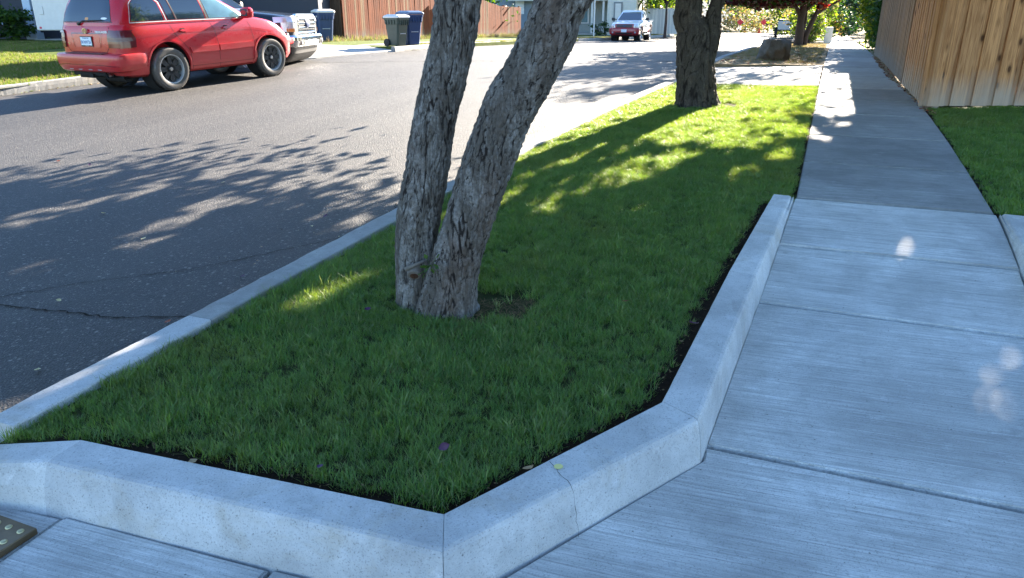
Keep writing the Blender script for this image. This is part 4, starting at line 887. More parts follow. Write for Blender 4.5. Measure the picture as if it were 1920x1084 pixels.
def wheel(parent, x, y, r, w, side, steer=0, style='black', tm=None):
    root = empty('wheel', (x, y, r), steer, parent=parent); sg = side; mb = MB(); rr_ = r * .68; h = w / 2
    mb.lathe([(rr_, -h * .86), (r * .78, -h), (r * .93, -h * .93), (r * .985, -h * .72), (r, -h * .4), (r, h * .4), (r * .985, h * .72), (r * .93, h * .93), (r * .78, h), (rr_ * 1.08, h * .90), (rr_, h * .80)], 44, 0)
    # tread grooves
    for k_ in range(40):
        a = 2 * math.pi * k_ / 40; Mx = Matrix.Rotation(a, 4, 'Y'); mb.box(-.012, .012, -h * .74, -h * .1, r * .985, r * 1.006, 0, Mx); Mx = Matrix.Rotation(a + .08, 4, 'Y'); mb.box(-.012, .012, h * .1, h * .74, r * .985, r * 1.006, 0, Mx)
    ty = mb.build('tyre', [tm or M['tyre']], root, True); ty.data.set_sharp_from_angle(angle=R(35))
    mb = MB(); f = sg * h
    rimm = M['galv'] if style == 'black' else M['steel']
    mb.lathe([(rr_ * 1.02, f * .80), (rr_ * 1.0, f * .88), (rr_ * .95, f * .86), (rr_ * .91, f * .6), (rr_ * .86, f * -.3), (rr_ * .2, f * -.35)], 44, 0); rim = mb.build('rim', [rimm if style == 'black' else M['steel']], root, True); rim.data.set_sharp_from_angle(angle=R(35))
    ns = 8 if style == 'black' else 5; mb = MB(); dm = M['black'] if style == 'black' else M['steel']
    y0, y1 = sorted((f * .42, f * .56)); 
    for k_ in range(ns):
        a = 2 * math.pi * k_ / ns; Mx = Matrix.Rotation(a, 4, 'Y'); V = []
        for yy in (y0, y1): V += [(-rr_ * .13, yy, rr_ * .15), (rr_ * .13, yy, rr_ * .15), (rr_ * .19, yy, rr_ * .86), (-rr_ * .19, yy, rr_ * .86)]
        mb.add(V, [(0, 1, 2, 3)[::-1], (4, 5, 6, 7), (0, 1, 5, 4), (1, 2, 6, 5), (2, 3, 7, 6), (3, 0, 4, 7)], 0, Mx)
    mb.cyl((0, y0, 0), (0, y1 + .001, 0), rr_ * .34, n=24); mb.cyl((0, f * -.2, 0), (0, f * -.18, 0), rr_ * .8, n=28)
    mb.build('spokes', [dm], root)
    mb = MB(); mb.cyl((0, f * .5, 0), (0, f * .70, 0), rr_ * .15, rr_ * .12, 20); mb.build('hub_cap', [M['steel'] if style == 'black' else M['black']], root)
    return root
def wells(axles, r, half, y_in=.5):
    out = []
    for x, z in axles:
        for s_ in (-1, 1):
            mb = MB(); n = 30; pts = [(x + r * math.cos(2 * math.pi * i / n), z + r * math.sin(2 * math.pi * i / n)) for i in range(n)]
            V = [(px, s_ * y_in, pz) for px, pz in pts] + [(px, s_ * (half + .3), pz) for px, pz in pts]; mb.add(V, [tuple(range(n)), tuple(range(n, 2*n))[::-1]] + [(i, (i+1) % n, n + (i+1) % n, n + i) for i in range(n)]); out.append(mb)
    return out
def seam(name, pts, fn, parent, w=.005, mat=None, th=.0015):
    V = []; F = []; Q = []
    for a, b in zip(pts, pts[1:]):
        n = max(1, int(math.dist(a, b) / .06)); Q += [(a[0] + (b[0] - a[0]) * i / n, a[1] + (b[1] - a[1]) * i / n) for i in range(n)]
    Q.append(pts[-1])
    for i, q in enumerate(Q):
        a = Q[max(i-1, 0)]; b = Q[min(i+1, len(Q)-1)]; dx, dy = b[0] - a[0], b[1] - a[1]; L = math.hypot(dx, dy) or 1; nx, ny = -dy / L * w / 2, dx / L * w / 2
        V += [fn(q[0] + nx, q[1] + ny, th), fn(q[0] - nx, q[1] - ny, th)]
    F = [(2*i, 2*i+1, 2*i+3, 2*i+2) for i in range(len(Q) - 1)]
    return obj(name, V, F, mat or M['void'], parent)
sm = lambda a, b, x: (lambda t: t * t * (3 - 2 * t))(min(1, max(0, (x - a) / (b - a))))

# --- red SUV, seen from behind
def red_suv():
    p0 = Vector(XY(10.67, -11.07)); hd = math.pi / 2 - R(22.3 + 6.4); fw = Vector((math.cos(hd), math.sin(hd))); lf = Vector((-fw.y, fw.x))
    c = p0 + lf * .88; root = empty('parked_suv', (c.x, c.y, TZ(*c) + KT + .005), hd, 'dusty red SUV parked at the far kerb with black wheels, seen from behind', 'SUV')
    c1 = c + fw * 2.46; root.rotation_euler = (0, -math.atan2(TZ(*c1) - TZ(*c), 2.46), hd)
    WB = 2.46; RW = .375
    warp = lambda x, z: z - .30 * (max(0, (x - 1.98) / 1.3)) ** 1.45 * sm(.62, 1.14, z)
    low = Shell([(.29, -.72, 3.0, .78), (.33, -.84, 3.10, .84), (.42, -.90, 3.16, .875), (.60, -.92, 3.18, .885), (.72, -.93, 3.17, .885), (.85, -.93, 3.14, .882), (1.0, -.92, 3.08, .872), (1.10, -.90, 3.0, .855), (1.16, -.88, 2.9, .84), (1.195, -.86, 2.8, .80), (1.20, -.84, 2.7, .74)], 11, warp)
    body = low.build('body', M['red_paint'], root, nx=64, ny=24, cutters=wells([(0, RW + .03), (WB, RW + .03)], .445, .885), dz=.05)
    gh = Shell([(1.15, -.885, 2.26, .845), (1.22, -.875, 2.10, .835), (1.35, -.83, 1.86, .815), (1.50, -.76, 1.56, .78), (1.62, -.69, 1.30, .74), (1.68, -.64, 1.12, .70), (1.72, -.56, .95, .62), (1.73, -.30, .75, .40)], 9)
    gh.build('cabin', M['red_paint'], root, nx=40, ny=22, dz=.05)
    for s_ in (-1, 1):
        fn = side_fn(gh, s_)
        patch('window', [(-.60, 1.215), (.06, 1.215), (.0, 1.50), (-.08, 1.585), (-.42, 1.585), (-.52, 1.50)], fn, M['glass_dark'], root, .003, .003)
        patch('window', [(.14, 1.215), (.30, 1.215), (.20, 1.585), (.02, 1.585), (.08, 1.50)], fn, M['glass_dark'], root, .003, .003)
        patch('window', [(.34, 1.215), (.96, 1.205), (.88, 1.59), (.235, 1.59)], fn, M['glass_dark'], root, .003, .003)
        patch('window', [(1.04, 1.205), (1.84, 1.20), (1.55, 1.40), (1.22, 1.59), (.95, 1.59)], fn, M['glass_clear'], root, .003, .003)
        seam('window_trim', [(-.63, 1.195), (.10, 1.195), (.98, 1.188), (1.90, 1.18)], fn, root, .014, M['galv'], .010)
        seam('window_trim', [(-.63, 1.195), (-.545, 1.50), (-.44, 1.60)], fn, root, .010, M['galv'], .010)
        seam('window_trim', [(.10, 1.21), (.03, 1.51), (-.05, 1.59)], fn, root, .016, M['galv'], .010)
        seam('door_pillar', [(1.0, 1.20), (.915, 1.60)], fn, root, .04, M['black'], .010); seam('door_pillar', [(.32, 1.21), (.22, 1.60)], fn, root, .02, M['black'], .010)
        fl_ = side_fn(low, s_)
        patch('side_moulding', [(.50, .62), (1.12, .62), (1.12, .725), (.46, .725)], fl_, M['red_paint'], root, .006, .018); patch('side_moulding', [(1.15, .62), (2.00, .63), (2.02, .73), (1.15, .725)], fl_, M['red_paint'], root, .006, .018)
        for pts in ([(.12, 1.19), (.20, .98), (.34, .82), (.47, .66), (.50, .33)], [(1.0, 1.19), (1.10, 1.0), (1.135, .75), (1.135, .33)], [(1.93, 1.17), (2.0, 1.0), (2.04, .75), (2.04, .40)]): seam('door_seam', pts, fl_, root, .008)
        seam('sill_seam', [(.48, .385), (2.05, .385)], fl_, root, .006)
        seam('shoulder_line', [(-.6, .98), (.3, 1.005), (1.9, .99), (2.6, .955)], fl_, root, .010, M['red_paint'], .006)
        for hx in (.30, 1.28): patch('door_handle', [(hx, 1.02), (hx + .05, 1.045), (hx + .15, 1.045), (hx + .19, 1.025), (hx + .15, 1.0), (hx + .05, 1.0)], fl_, M['red_paint'], root, .012, .03, 4, 2); patch('handle_cup', [(hx + .05, .985), (hx + .14, .985), (hx + .14, 1.06), (hx + .05, 1.06)], fl_, M['void'], root, .001, .002, 3, 2)
        for cx in (0, WB): patch('wheel_arch', band(arc(cx, RW + .03, .445, 8, 172, 20), arc(cx, RW + .03, .475, 8, 172, 20)), fl_, M['red_paint'], root, .004, .012, 1, 1)
        patch('mud_flap', [(2.06, .30), (2.06, .55), (2.01, .55), (1.98, .30)], fl_, M['red_paint'], root, .004, .02, 1, 2)
    rf = rear_fn(gh); rl = rear_fn(low)
    patch('rear_window', [(-.66, 1.225), (.66, 1.225), (.60, 1.45), (.52, 1.60), (-.52, 1.60), (-.60, 1.45)], rf, M['glass_dark'], root, .004, .004, 12, 6)
    seam('window_surround', [(-.68, 1.215), (.68, 1.215)], rf, root, .012, M['black'], .004)
    # corner windows wrapping between the hatch and the left side
    for s_ in (-1, 1):
        patch('tail_light', [(s_ * .60, .80), (s_ * .845, .80), (s_ * .845, 1.08), (s_ * .64, 1.09), (s_ * .595, 1.02)], rl, M['lens_dark'], root, .006, .016, 14, 3)
        patch('tail_light_side', [(-.88, .79), (-.62, .80), (-.60, .95), (-.66, 1.07), (-.88, 1.085)], side_fn(low, s_), M['lens_dark'], root, .006, .014, 10, 3)
        patch('reversing_lens', [(s_ * .60, .90), (s_ * .845, .90), (s_ * .845, .965), (s_ * .60, .965)], rl, M['lens_smoke'], root, .018, .010, 12, 1)
        patch('reversing_lens', [(-.88, .90), (-.66, .905), (-.68, .96), (-.88, .965)], side_fn(low, s_), M['lens_smoke'], root, .016, .008, 6, 1) if s_ < 0 else None
        patch('lens_lower', [(s_ * .60, .80), (s_ * .82, .80), (s_ * .82, .87), (s_ * .60, .87)], rl, M['lens_dark'], root, .018, .006, 8, 1)
    seam('hatch_seam', [(-.63, 1.19), (-.58, 1.0), (-.575, .80), (-.5, .725), (.5, .725), (.575, .80), (.58, 1.0), (.63, 1.19)], rl, root, .010)
    patch('plate_recess', [(-.34, .80), (.34, .80), (.36, 1.02), (-.36, 1.02)], rl, M['red_paint'], root, -.003, .006, 6, 2)
    seam('hatch_ledge', [(-.42, 1.035), (.42, 1.035)], rl, root, .018, M['lens_dark'], .006)
    for pts in ([(-.42, 1.03), (-.36, .80)], [(.42, 1.03), (.36, .80)]): seam('recess_edge', pts, rl, root, .008, M['lens_dark'], .004)
    xr = low.x(0, .90)
    MR = lambda y, z, e=.0: Matrix.Translation((xr - e, y, z)) @ Matrix(((0, 0, -1, 0), (-1, 0, 0, 0), (0, 1, 0, 0), (0, 0, 0, 1)))
    mb = MB(); mb.box(xr - .018, xr - .004, -.165, .165, .815, .985); pf = mb.build('plate_frame', [M['black']], root, bevel=.004)
    mb = MB(); mb.box(xr - .021, xr - .019, -.148, .148, .838, .972); mb.build('licence_plate', [M['plate'] if 'plate' in M else M['white']], root)
    text('plate_text', 'BOS9726', .072, M['ink'], root, MR(0, .888, .0225), .0006, .001); text('plate_text', 'WASHINGTON', .026, M['ink'], root, MR(0, .955, .0225), .0006); text('frame_text', 'M S L N', .024, M['white'], root, MR(0, .826, .019), .0006)
    # three-ellipse emblem
    mb = MB()
    def ering(a, b, cy, cz, t=.007, n=28):
        V = []; 
        for i in range(n):
            q = 2 * math.pi * i / n
            for k_ in (1, 1 - t / a * 1.6):
                for e in (.004, .016): V.append((xr - e, cy + a * k_ * math.cos(q), cz + b * k_ * math.sin(q)))
        F = []
        for i in range(n):
            j = (i + 1) % n; F += [(4*i, 4*j, 4*j+1, 4*i+1), (4*i+1, 4*j+1, 4*j+3, 4*i+3), (4*i+2, 4*i+3, 4*j+3, 4*j+2)]
        mb.add(V, F)
    ering(.062, .043, 0, 1.075); ering(.024, .040, 0, 1.075, .005); ering(.044, .016, 0, 1.092, .006); mb.build('emblem', [M['chrome']], root)
    text('badge', 'HIGHLANDER', .052, M['white'], root, MR(-.445, 1.055, .006), .003, .0015)
    text('badge', '4WD', .045, M['white'], root, MR(.66, 1.055, .004), .003, .0015); text('badge', 'V6', .04, M['chrome'], root, MR(.52, .86, .004), .003, .0015)
    mb = MB(); mb.box(xr - .012, xr, -.20, -.19, 1.06, 1.075); mb.build('hatch_lock', [M['void']], root)
    # window stickers
    for (yy, zz, w_, h_, mt) in ((-.03, 1.27, .05, .025, 'lens_amber'), (-.50, 1.275, .08, .018, 'white')):
        patch('sticker', [(yy + w_ * math.cos(R(a)), zz + h_ * math.sin(R(a))) for a in range(0, 360, 24)], rf, M[mt], root, .009, .001, 1, 1)
    # wiper
    mb = MB(); a = Vector((gh.x(.15, 1.2) - .03, .18, 1.185)); b = Vector((gh.x(.1, 1.26) - .035, .06, 1.238)); c2 = Vector((gh.x(-.45, 1.26) - .03, -.48, 1.25)); mb.cyl((a.x + .03, a.y, a.z), (a.x - .012, a.y, a.z), .028, .022, 12); mb.cyl(a, b, .014, .010, 8); mb.cyl(b, c2, .010, .007, 6); mb.build('wiper', [M['black']], root)
    # bumper
    bw = Shell([(.395, -1.00, -.35, .80), (.42, -1.04, -.34, .85), (.50, -1.075, -.33, .895), (.60, -1.085, -.33, .902), (.665, -1.08, -.33, .90), (.69, -1.07, -.33, .895), (.70, -1.05, -.34, .88)], 6)
    cut = wells([(0, RW + .03)], .455, .9); bw.build('rear_bumper', M['red_paint'], root, 30, 34, cutters=cut, dz=.03)
    mb = MB(); mb.box(-1.045, -.90, -.52, .52, .702, .712); mb.build('bumper_step', [M['black']], root, bevel=.003)
    fb = rear_fn(bw)
    seam('bumper_crease', [(-.85, .50), (-.5, .525), (.5, .525), (.85, .50)], fb, root, .012, M['lens_dark'], .004)
    for yy in (-.42, -.16, .12, .38): patch('bumper_slot', [(yy, .432), (yy + .10, .432), (yy + .10, .446), (yy, .446)], fb, M['lens_clear'], root, .002, .003, 2, 1)
    # underside
    mb = MB(); mb.box(-.80, 2.9, -.62, .62, .26, .34); mb.box(-.95, -.60, -.35, .55, .33, .40); mb.cyl((-.92, -.42, .34), (-.3, -.42, .33), .042, n=12); mb.cyl((-.7, -.62, .31), (-.7, -.1, .31), .10, n=14); mb.cyl((-.02, -.7, .34), (-.02, .7, .34), .05, n=10)
    mb.box(-.99, -.6, -.05, .05, .30, .36); mb.cyl((.1, .5, .2), (-.35, .5, .42), .03, n=8); mb.build('underbody', [M['void']], root)
    mb = MB(); mb.lathe([(.045, 0), (.048, -.08), (.036, -.085), (.034, .0)], 16, 0, Matrix.Translation((-.96, -.42, .335)) @ Matrix.Rotation(R(90), 4, 'Z') @ Matrix.Rotation(0, 4, 'X')); mb.build('exhaust_tip', [M['steel']], root, True)
    for cx in (0, WB):
        for s_ in (-1, 1):
            mb = MB(); mb.lathe([(.44, 0), (.44, .28)], 30, 0, Matrix.Translation((cx, .56 if s_ > 0 else -.84, RW + .03))); mb.build('wheel_well', [M['void']], root, True)
    wheel(root, 0, -.80, RW, .23, -1); wheel(root, 0, .80, RW, .23, 1); wheel(root, WB, -.80, RW, .23, -1); wheel(root, WB, .80, RW, .23, 1)
    # mirrors
    for s_ in (-1, 1):
        mm_ = Shell([(1.155, 1.86, 1.97, .09), (1.18, 1.84, 2.0, .115), (1.26, 1.83, 2.01, .13), (1.32, 1.84, 2.0, .12), (1.35, 1.87, 1.97, .08)], 3); m_ = mm_.build('mirror', M['red_paint'], root, 8, 8, dz=.03)
        m_.location = (-.06, s_ * .98, .02); mb = MB(); mb.box(1.836, 1.842, -.085, .085, 1.19, 1.32); mb.build('mirror_glass', [M['glass_dark']], m_); mb = MB(); mb.box(1.88, 1.96, (-.16 if s_ > 0 else .0), (0 if s_ > 0 else .16), 1.15, 1.20); mb.build('mirror_arm', [M['red_paint']], m_)
    # front end
    ff_ = front_fn(low)
    for s_ in (-1, 1): patch('headlight', [(s_ * .52, .66), (s_ * .84, .68), (s_ * .83, .82), (s_ * .56, .80)], ff_, M['lens_clear'], root, .006, .02, 8, 3)
    patch('grille', [(-.45, .68), (.45, .68), (.48, .80), (-.48, .80)], ff_, M['black'], root, .004, .01, 8, 2)
    patch('windscreen', [(-.70, 1.24), (.70, 1.24), (.55, 1.60), (-.55, 1.60)], front_fn(gh), M['glass_clear'], root, .004, .004, 10, 8)
    for s_ in (-1, 1):
        mb = MB(); mb.box(-.45, 1.0, s_ * .50 - .02, s_ * .50 + .02, 1.745, 1.775)
        for xx in (-.4, .3, .95): mb.box(xx - .03, xx + .03, s_ * .50 - .015, s_ * .50 + .015, 1.69, 1.745)
        mb.build('roof_rail', [M['black']], root, bevel=.006)
M['ink'] = plain('plate_ink', (.03, .10, .30), .6); M['plate'] = plain('plate_print', (.62, .72, .80), .5)
red_suv()

# --- pickups
def pickup(label, pos, heading, dims, body, lower, cabcol, big, sc=1.0, zoff=0.0):
    root = empty('pickup_truck', (pos[0], pos[1], TZ(*pos) + zoff), heading, label, 'pickup truck', scale=sc)
    Lf, Wb, Hw, RW, hood, fr_ = dims    # front overhang, wheelbase, half width, wheel radius, bonnet height, rear overhang
    xf = Wb + Lf; xr = -fr_; zb = .50
    warp = lambda x, z: z - (.13 if big else .12) * max(0, (x - (Wb - .55)) / (Lf + .55)) ** 1.4 * sm(hood - .5, hood - .05, z)
    low = Shell([(zb, xr + .05, xf - .16, Hw - .06), (zb + .12, xr, xf - .10, Hw - .01), (.80, xr, xf - .06, Hw), (hood - .2, xr, xf - .07, Hw - .01), (hood - .08, xr, xf - .11, Hw - .035), (hood - .02, xr, xf - .19, Hw - .09), (hood, xr + .02, xf - .30, Hw - .16)], 12 if big else 9, warp)
    bd = low.build('body', body, root, 60, 20, cutters=wells([(0, RW + .04), (Wb, RW + .04)], RW * 1.22, Hw, .5), dz=.06)
    cx1 = Wb - .55 + (.0 if big else .05); cx0 = cx1 - (2.55 if big else 2.0); H_ = hood + (.72 if big else .58)
    cab = Shell([(hood - .04, cx0, cx1, Hw - .06), (hood + .05, cx0 + .01, cx1 - .10, Hw - .08), (H_ - .12, cx0 + .12, cx1 - .88, Hw - .22), (H_ - .03, cx0 + .2, cx1 - 1.02, Hw - .29), (H_, cx0 + .4, cx1 - 1.25, Hw - .42)], 10)
    cab.build('cab', cabcol, root, 30, 22, dz=.08)
    patch('windscreen', [(-(Hw - .17), hood + .05), (Hw - .17, hood + .05), (Hw - .33, H_ - .10), (-(Hw - .33), H_ - .10)], front_fn(cab), M['glass_dark'], root, .005, .006, 12, 6)
    for s_ in (-1, 1):
        fn = side_fn(cab, s_); fl_ = side_fn(low, s_); mid = (cx0 + cx1) / 2 - .15
        patch('side_window', [(mid + .05, hood + .04), (cx1 - .25, hood + .04), (cx1 - .88, H_ - .12), (mid + .08, H_ - .12)], fn, M['glass_dark'], root, .005, .005, 8, 5)
        patch('side_window', [(cx0 + .20, hood + .04), (mid - .05, hood + .04), (mid - .02, H_ - .12), (cx0 + .26, H_ - .12)], fn, M['glass_dark'], root, .005, .005, 8, 5)
        for xx in (cx1 - .12, mid, cx0 + .1): seam('door_seam', [(xx, hood - .04), (xx, zb + .06)], fl_, root, .012)
        for xx in (mid + .1, cx0 + .22): patch('door_handle', [(xx, hood - .18), (xx + .18, hood - .18), (xx + .18, hood - .14), (xx, hood - .14)], fl_, M['black'] if not big else body, root, .01, .03, 2, 1)
        for cx in (0, Wb):
            patch('wheel_arch', band(arc(cx, RW + .04, RW * 1.22, 2, 178, 20), arc(cx, RW + .04, RW * 1.22 + (.085 if big else .05), 2, 178, 20)), fl_, body if big else lower, root, .002, .03 if big else .012, 1, 1)
            mb = MB(); mb.lathe([(RW * 1.21, 0), (RW * 1.21, .3)], 28, 0, Matrix.Translation((cx, Hw - .36 if s_ > 0 else -(Hw - .06), RW + .04))); mb.build('wheel_well', [M['void']], root, True)
            wheel(root, cx, s_ * (Hw - .14), RW, .25, s_, 0, 'steel')
        mm_ = Shell([(hood + .02, 0, .12, .08), (hood + .05, -.02, .13, .10), (hood + .15, -.02, .13, .10), (hood + .18, .01, .12, .07)], 4); m_ = mm_.build('mirror', M['black'], root, 8, 8, dz=.05); m_.location = (cx1 - .42, s_ * (Hw + .12), 0)
        mb = MB(); mb.box(cx1 - .40, cx1 - .30, s_ * Hw - .12, s_ * Hw + .12, hood + .06, hood + .10); mb.build('mirror_arm', [M['black']], root)
    # bed: dark floor well with rails
    mb = MB(); mb.box(xr + .10, cx0 - .06, -(Hw - .13), Hw - .13, hood + .002, hood + .006); mb.build('bed_floor', [M['void']], root)
    mb = MB(); mb.box(xr + .02, cx0 - .02, Hw - .12, Hw - .03, hood - .05, hood + .05); mb.box(xr + .02, cx0 - .02, -(Hw - .03), -(Hw - .12), hood - .05, hood + .05); mb.box(xr + .02, xr + .09, -(Hw - .12), Hw - .12, hood - .05, hood + .05); mb.build('bed_rail', [cabcol], root, bevel=.012)
    ff_ = front_fn(low)
    if big:
        # grille surround with bars, C-shaped lamps, chrome bumper with fog openings, air dam
        gx = xf - .075; mb = MB(); mb.box(gx - .06, gx + .035, -.62, .62, .83, 1.21); gf_ = mb.build('grille_frame', [M['chrome']], root, bevel=.03)
        mb = MB(); mb.box(gx - .02, gx + .040, -.56, .56, .88, 1.16); mb.build('grille_mesh', [M['black']], root, bevel=.02)
        for zz in (.935, 1.02, 1.105): mb = MB(); mb.box(gx + .02, gx + .062, -.575, .575, zz - .024, zz + .024); mb.build('grille_bar', [M['chrome']], root, bevel=.008)
        mb = MB(); mb.lathe([(.001, .03), (.075, .028), (.09, .01), (.09, 0)], 24, 0, Matrix.Translation((gx + .055, 0, 1.02)) @ Matrix.Rotation(R(-90), 4, 'Z') @ Matrix.Scale(1.6, 4, (1, 0, 0))); mb.build('emblem', [M['bin_blue']], root, True)
        for s_ in (-1, 1):
            lampfn = lambda u, v, e, s_=s_: Vector((low.x(s_ * min(u, Hw - .03), v, True) + e, s_ * u, v)) if u < Hw - .06 else Vector((xf - .12 - (u - (Hw - .06)), s_ * (low.y(xf - .12 - (u - (Hw - .06)), v) + e), v))
            patch('headlight_housing', [(.63, .80), (Hw + .20, .83), (Hw + .22, 1.14), (.63, 1.18)], lampfn, M['black'], root, .006, .012, 16, 4)
            patch('headlight', [(.66, 1.06), (Hw + .22, 1.04), (Hw + .24, 1.15), (.66, 1.165)], lampfn, M['lens_clear'], root, .022, .02, 14, 2)
            patch('headlight', [(.80, .86), (Hw + .08, .87), (Hw + .09, 1.05), (.80, 1.05)], lampfn, M['lens_clear'], root, .022, .016, 10, 3)
            patch('side_marker', [(Hw - .16, .865), (Hw - .02, .87), (Hw - .02, .93), (Hw - .16, .93)], lampfn, M['lens_amber'], root, .040, .008, 3, 1)
        bs = Shell([(.55, xf - .5, xf - .03, Hw - .05), (.58, xf - .5, xf + .04, Hw - .01), (.66, xf - .5, xf + .065, Hw + .0), (.76, xf - .5, xf + .06, Hw), (.80, xf - .5, xf + .02, Hw - .03)], 7); bs.build('front_bumper', M['chrome'], root, 16, 30, dz=.04)
        fb = front_fn(bs)
        for s_ in (-1, 1):
            patch('fog_opening', [(s_ * .56, .60), (s_ * .84, .60), (s_ * .84, .71), (s_ * .56, .71)], fb, M['black'], root, .004, .006, 6, 2)
            mb = MB(); mb.cyl((bs.x(.74, .65, True) + .0, s_ * .74, .655), (bs.x(.74, .65, True) + .02, s_ * .74, .655), .035, n=16); mb.build('fog_lamp', [M['lens_clear']], root)
        patch('bumper_pad', [(-.30, .60), (.30, .60), (.30, .70), (-.30, .70)], fb, M['steel'], root, .004, .006, 6, 1)
        dm = Shell([(.24, xf - .6, xf - .36, Hw - .25), (.30, xf - .6, xf - .20, Hw - .14), (.44, xf - .6, xf - .06, Hw - .06), (.56, xf - .6, xf - .04, Hw - .05)], 6); dm.build('air_dam', M['black'], root, 12, 24, dz=.05)
        for s_ in (-1, 1):
            MS = Matrix.Translation((Wb - .62, s_ * (Hw + .004), hood - .17)) @ (Matrix(((1, 0, 0, 0), (0, 0, -1, 0), (0, 1, 0, 0), (0, 0, 0, 1))) if s_ < 0 else Matrix(((-1, 0, 0, 0), (0, 0, 1, 0), (0, 1, 0, 0), (0, 0, 0, 1))))
            text('badge', 'F-150', .11, M['chrome'], root, MS, .006, .004)
    else:
        patch('grille_surround', [(-.50, .72), (.50, .72), (.52, .95), (-.52, .95)], ff_, M['darkred_paint'], root, .006, .02, 8, 2); patch('grille', [(-.42, .76), (.42, .76), (.44, .92), (-.44, .92)], ff_, M['black'], root, .022, .012, 8, 2)
        seam('grille_bar', [(-.42, .84), (.42, .84)], ff_, root, .02, M['lens_dark'], .04); patch('emblem', [(.09 * math.cos(R(a)), .84 + .035 * math.sin(R(a))) for a in range(0, 360, 24)], ff_, M['bin_blue'], root, .04, .006, 1, 1)
        for s_ in (-1, 1): patch('headlight', [(s_ * .52, .77), (s_ * (Hw - .03), .77), (s_ * (Hw - .04), .94), (s_ * .53, .94)], ff_, M['lens_clear'], root, .008, .02, 6, 2)
        bs = Shell([(.36, xf - .5, xf - .05, Hw - .10), (.42, xf - .5, xf + .03, Hw - .02), (.55, xf - .5, xf + .06, Hw), (.68, xf - .5, xf + .05, Hw), (.74, xf - .5, xf + .0, Hw - .03)], 6); bs.build('front_bumper', M['darkred_paint'], root, 16, 28, dz=.04); fb = front_fn(bs)
        patch('air_intake', [(-.42, .40), (.42, .40), (.50, .50), (-.50, .50)], fb, M['black'], root, .004, .006, 8, 2)
        for s_ in (-1, 1): patch('fog_lamp', [(s_ * .62 + .05 * math.cos(R(a)), .51 + .05 * math.sin(R(a))) for a in range(0, 360, 30)], fb, M['lens_clear'], root, .004, .012, 1, 1)
        patch('licence_plate', [(-.15, .52), (.15, .52), (.15, .67), (-.15, .67)], fb, M['plate'], root, .008, .006, 2, 1)
        for s_ in (-1, 1): patch('lower_panel', [(RW * 1.2 + .12, zb + .03), (Wb - RW * 1.2 - .12, zb + .03), (Wb - RW * 1.2 - .05, .74), (RW * 1.2 + .05, .74)], side_fn(low, s_), lower, root, .004, .006, 8, 2)
        dm = Shell([(.28, xf - .5, xf - .2, Hw - .16), (.38, xf - .5, xf - .05, Hw - .08)], 6); dm.build('air_dam', M['black'], root, 12, 20, dz=.05)
        for s_ in (-1, 1): mb = MB(); mb.cyl((.7, s_ * (Hw + .02), .40), (Wb - .6, s_ * (Hw + .02), .40), .035, n=10); mb.build('side_step', [M['steel']], root)
    mb = MB(); mb.box(xr + .2, xf - .4, -.45, .45, .32, .5); mb.cyl((0, -Hw + .2, RW), (0, Hw - .2, RW), .07, n=10); mb.cyl((Wb, -Hw + .2, RW), (Wb, Hw - .2, RW), .05, n=10); mb.cyl((0, 0, RW), (0, .001, RW), .16, n=14); mb.build('chassis', [M['void']], root)
    return root
# navy pickup nosing out of the driveway: front bumper at about (-5.5, 18.5)
hd = R(-2); fx, fy = -5.0, 19.3; Lx = (3.1 + .95) * 1.15
pickup('dark navy pickup with chrome grille and bumper in the driveway behind the red SUV', (fx - Lx * math.cos(hd), fy - Lx * math.sin(hd)), hd, (.95, 3.1, .98, .40, 1.28, .6), M['navy_paint'], M['navy_paint'], M['navy_paint'], True, 1.15, -.33)
# white pickup far up the street, facing us
ctr = Vector(XY(41.3, -10.45)); hd = math.pi / 2 - R(22.3) + math.pi + R(3); Lx = 3.0 + .78
pickup('white pickup with a red front bumper parked up the street facing the camera', (ctr.x - Lx * math.cos(hd), ctr.y - Lx * math.sin(hd)), hd, (.78, 3.0, .84, .37, 1.08, .95), M['white_paint'], M['darkred_paint'], M['white_paint'], False, .98, KT)

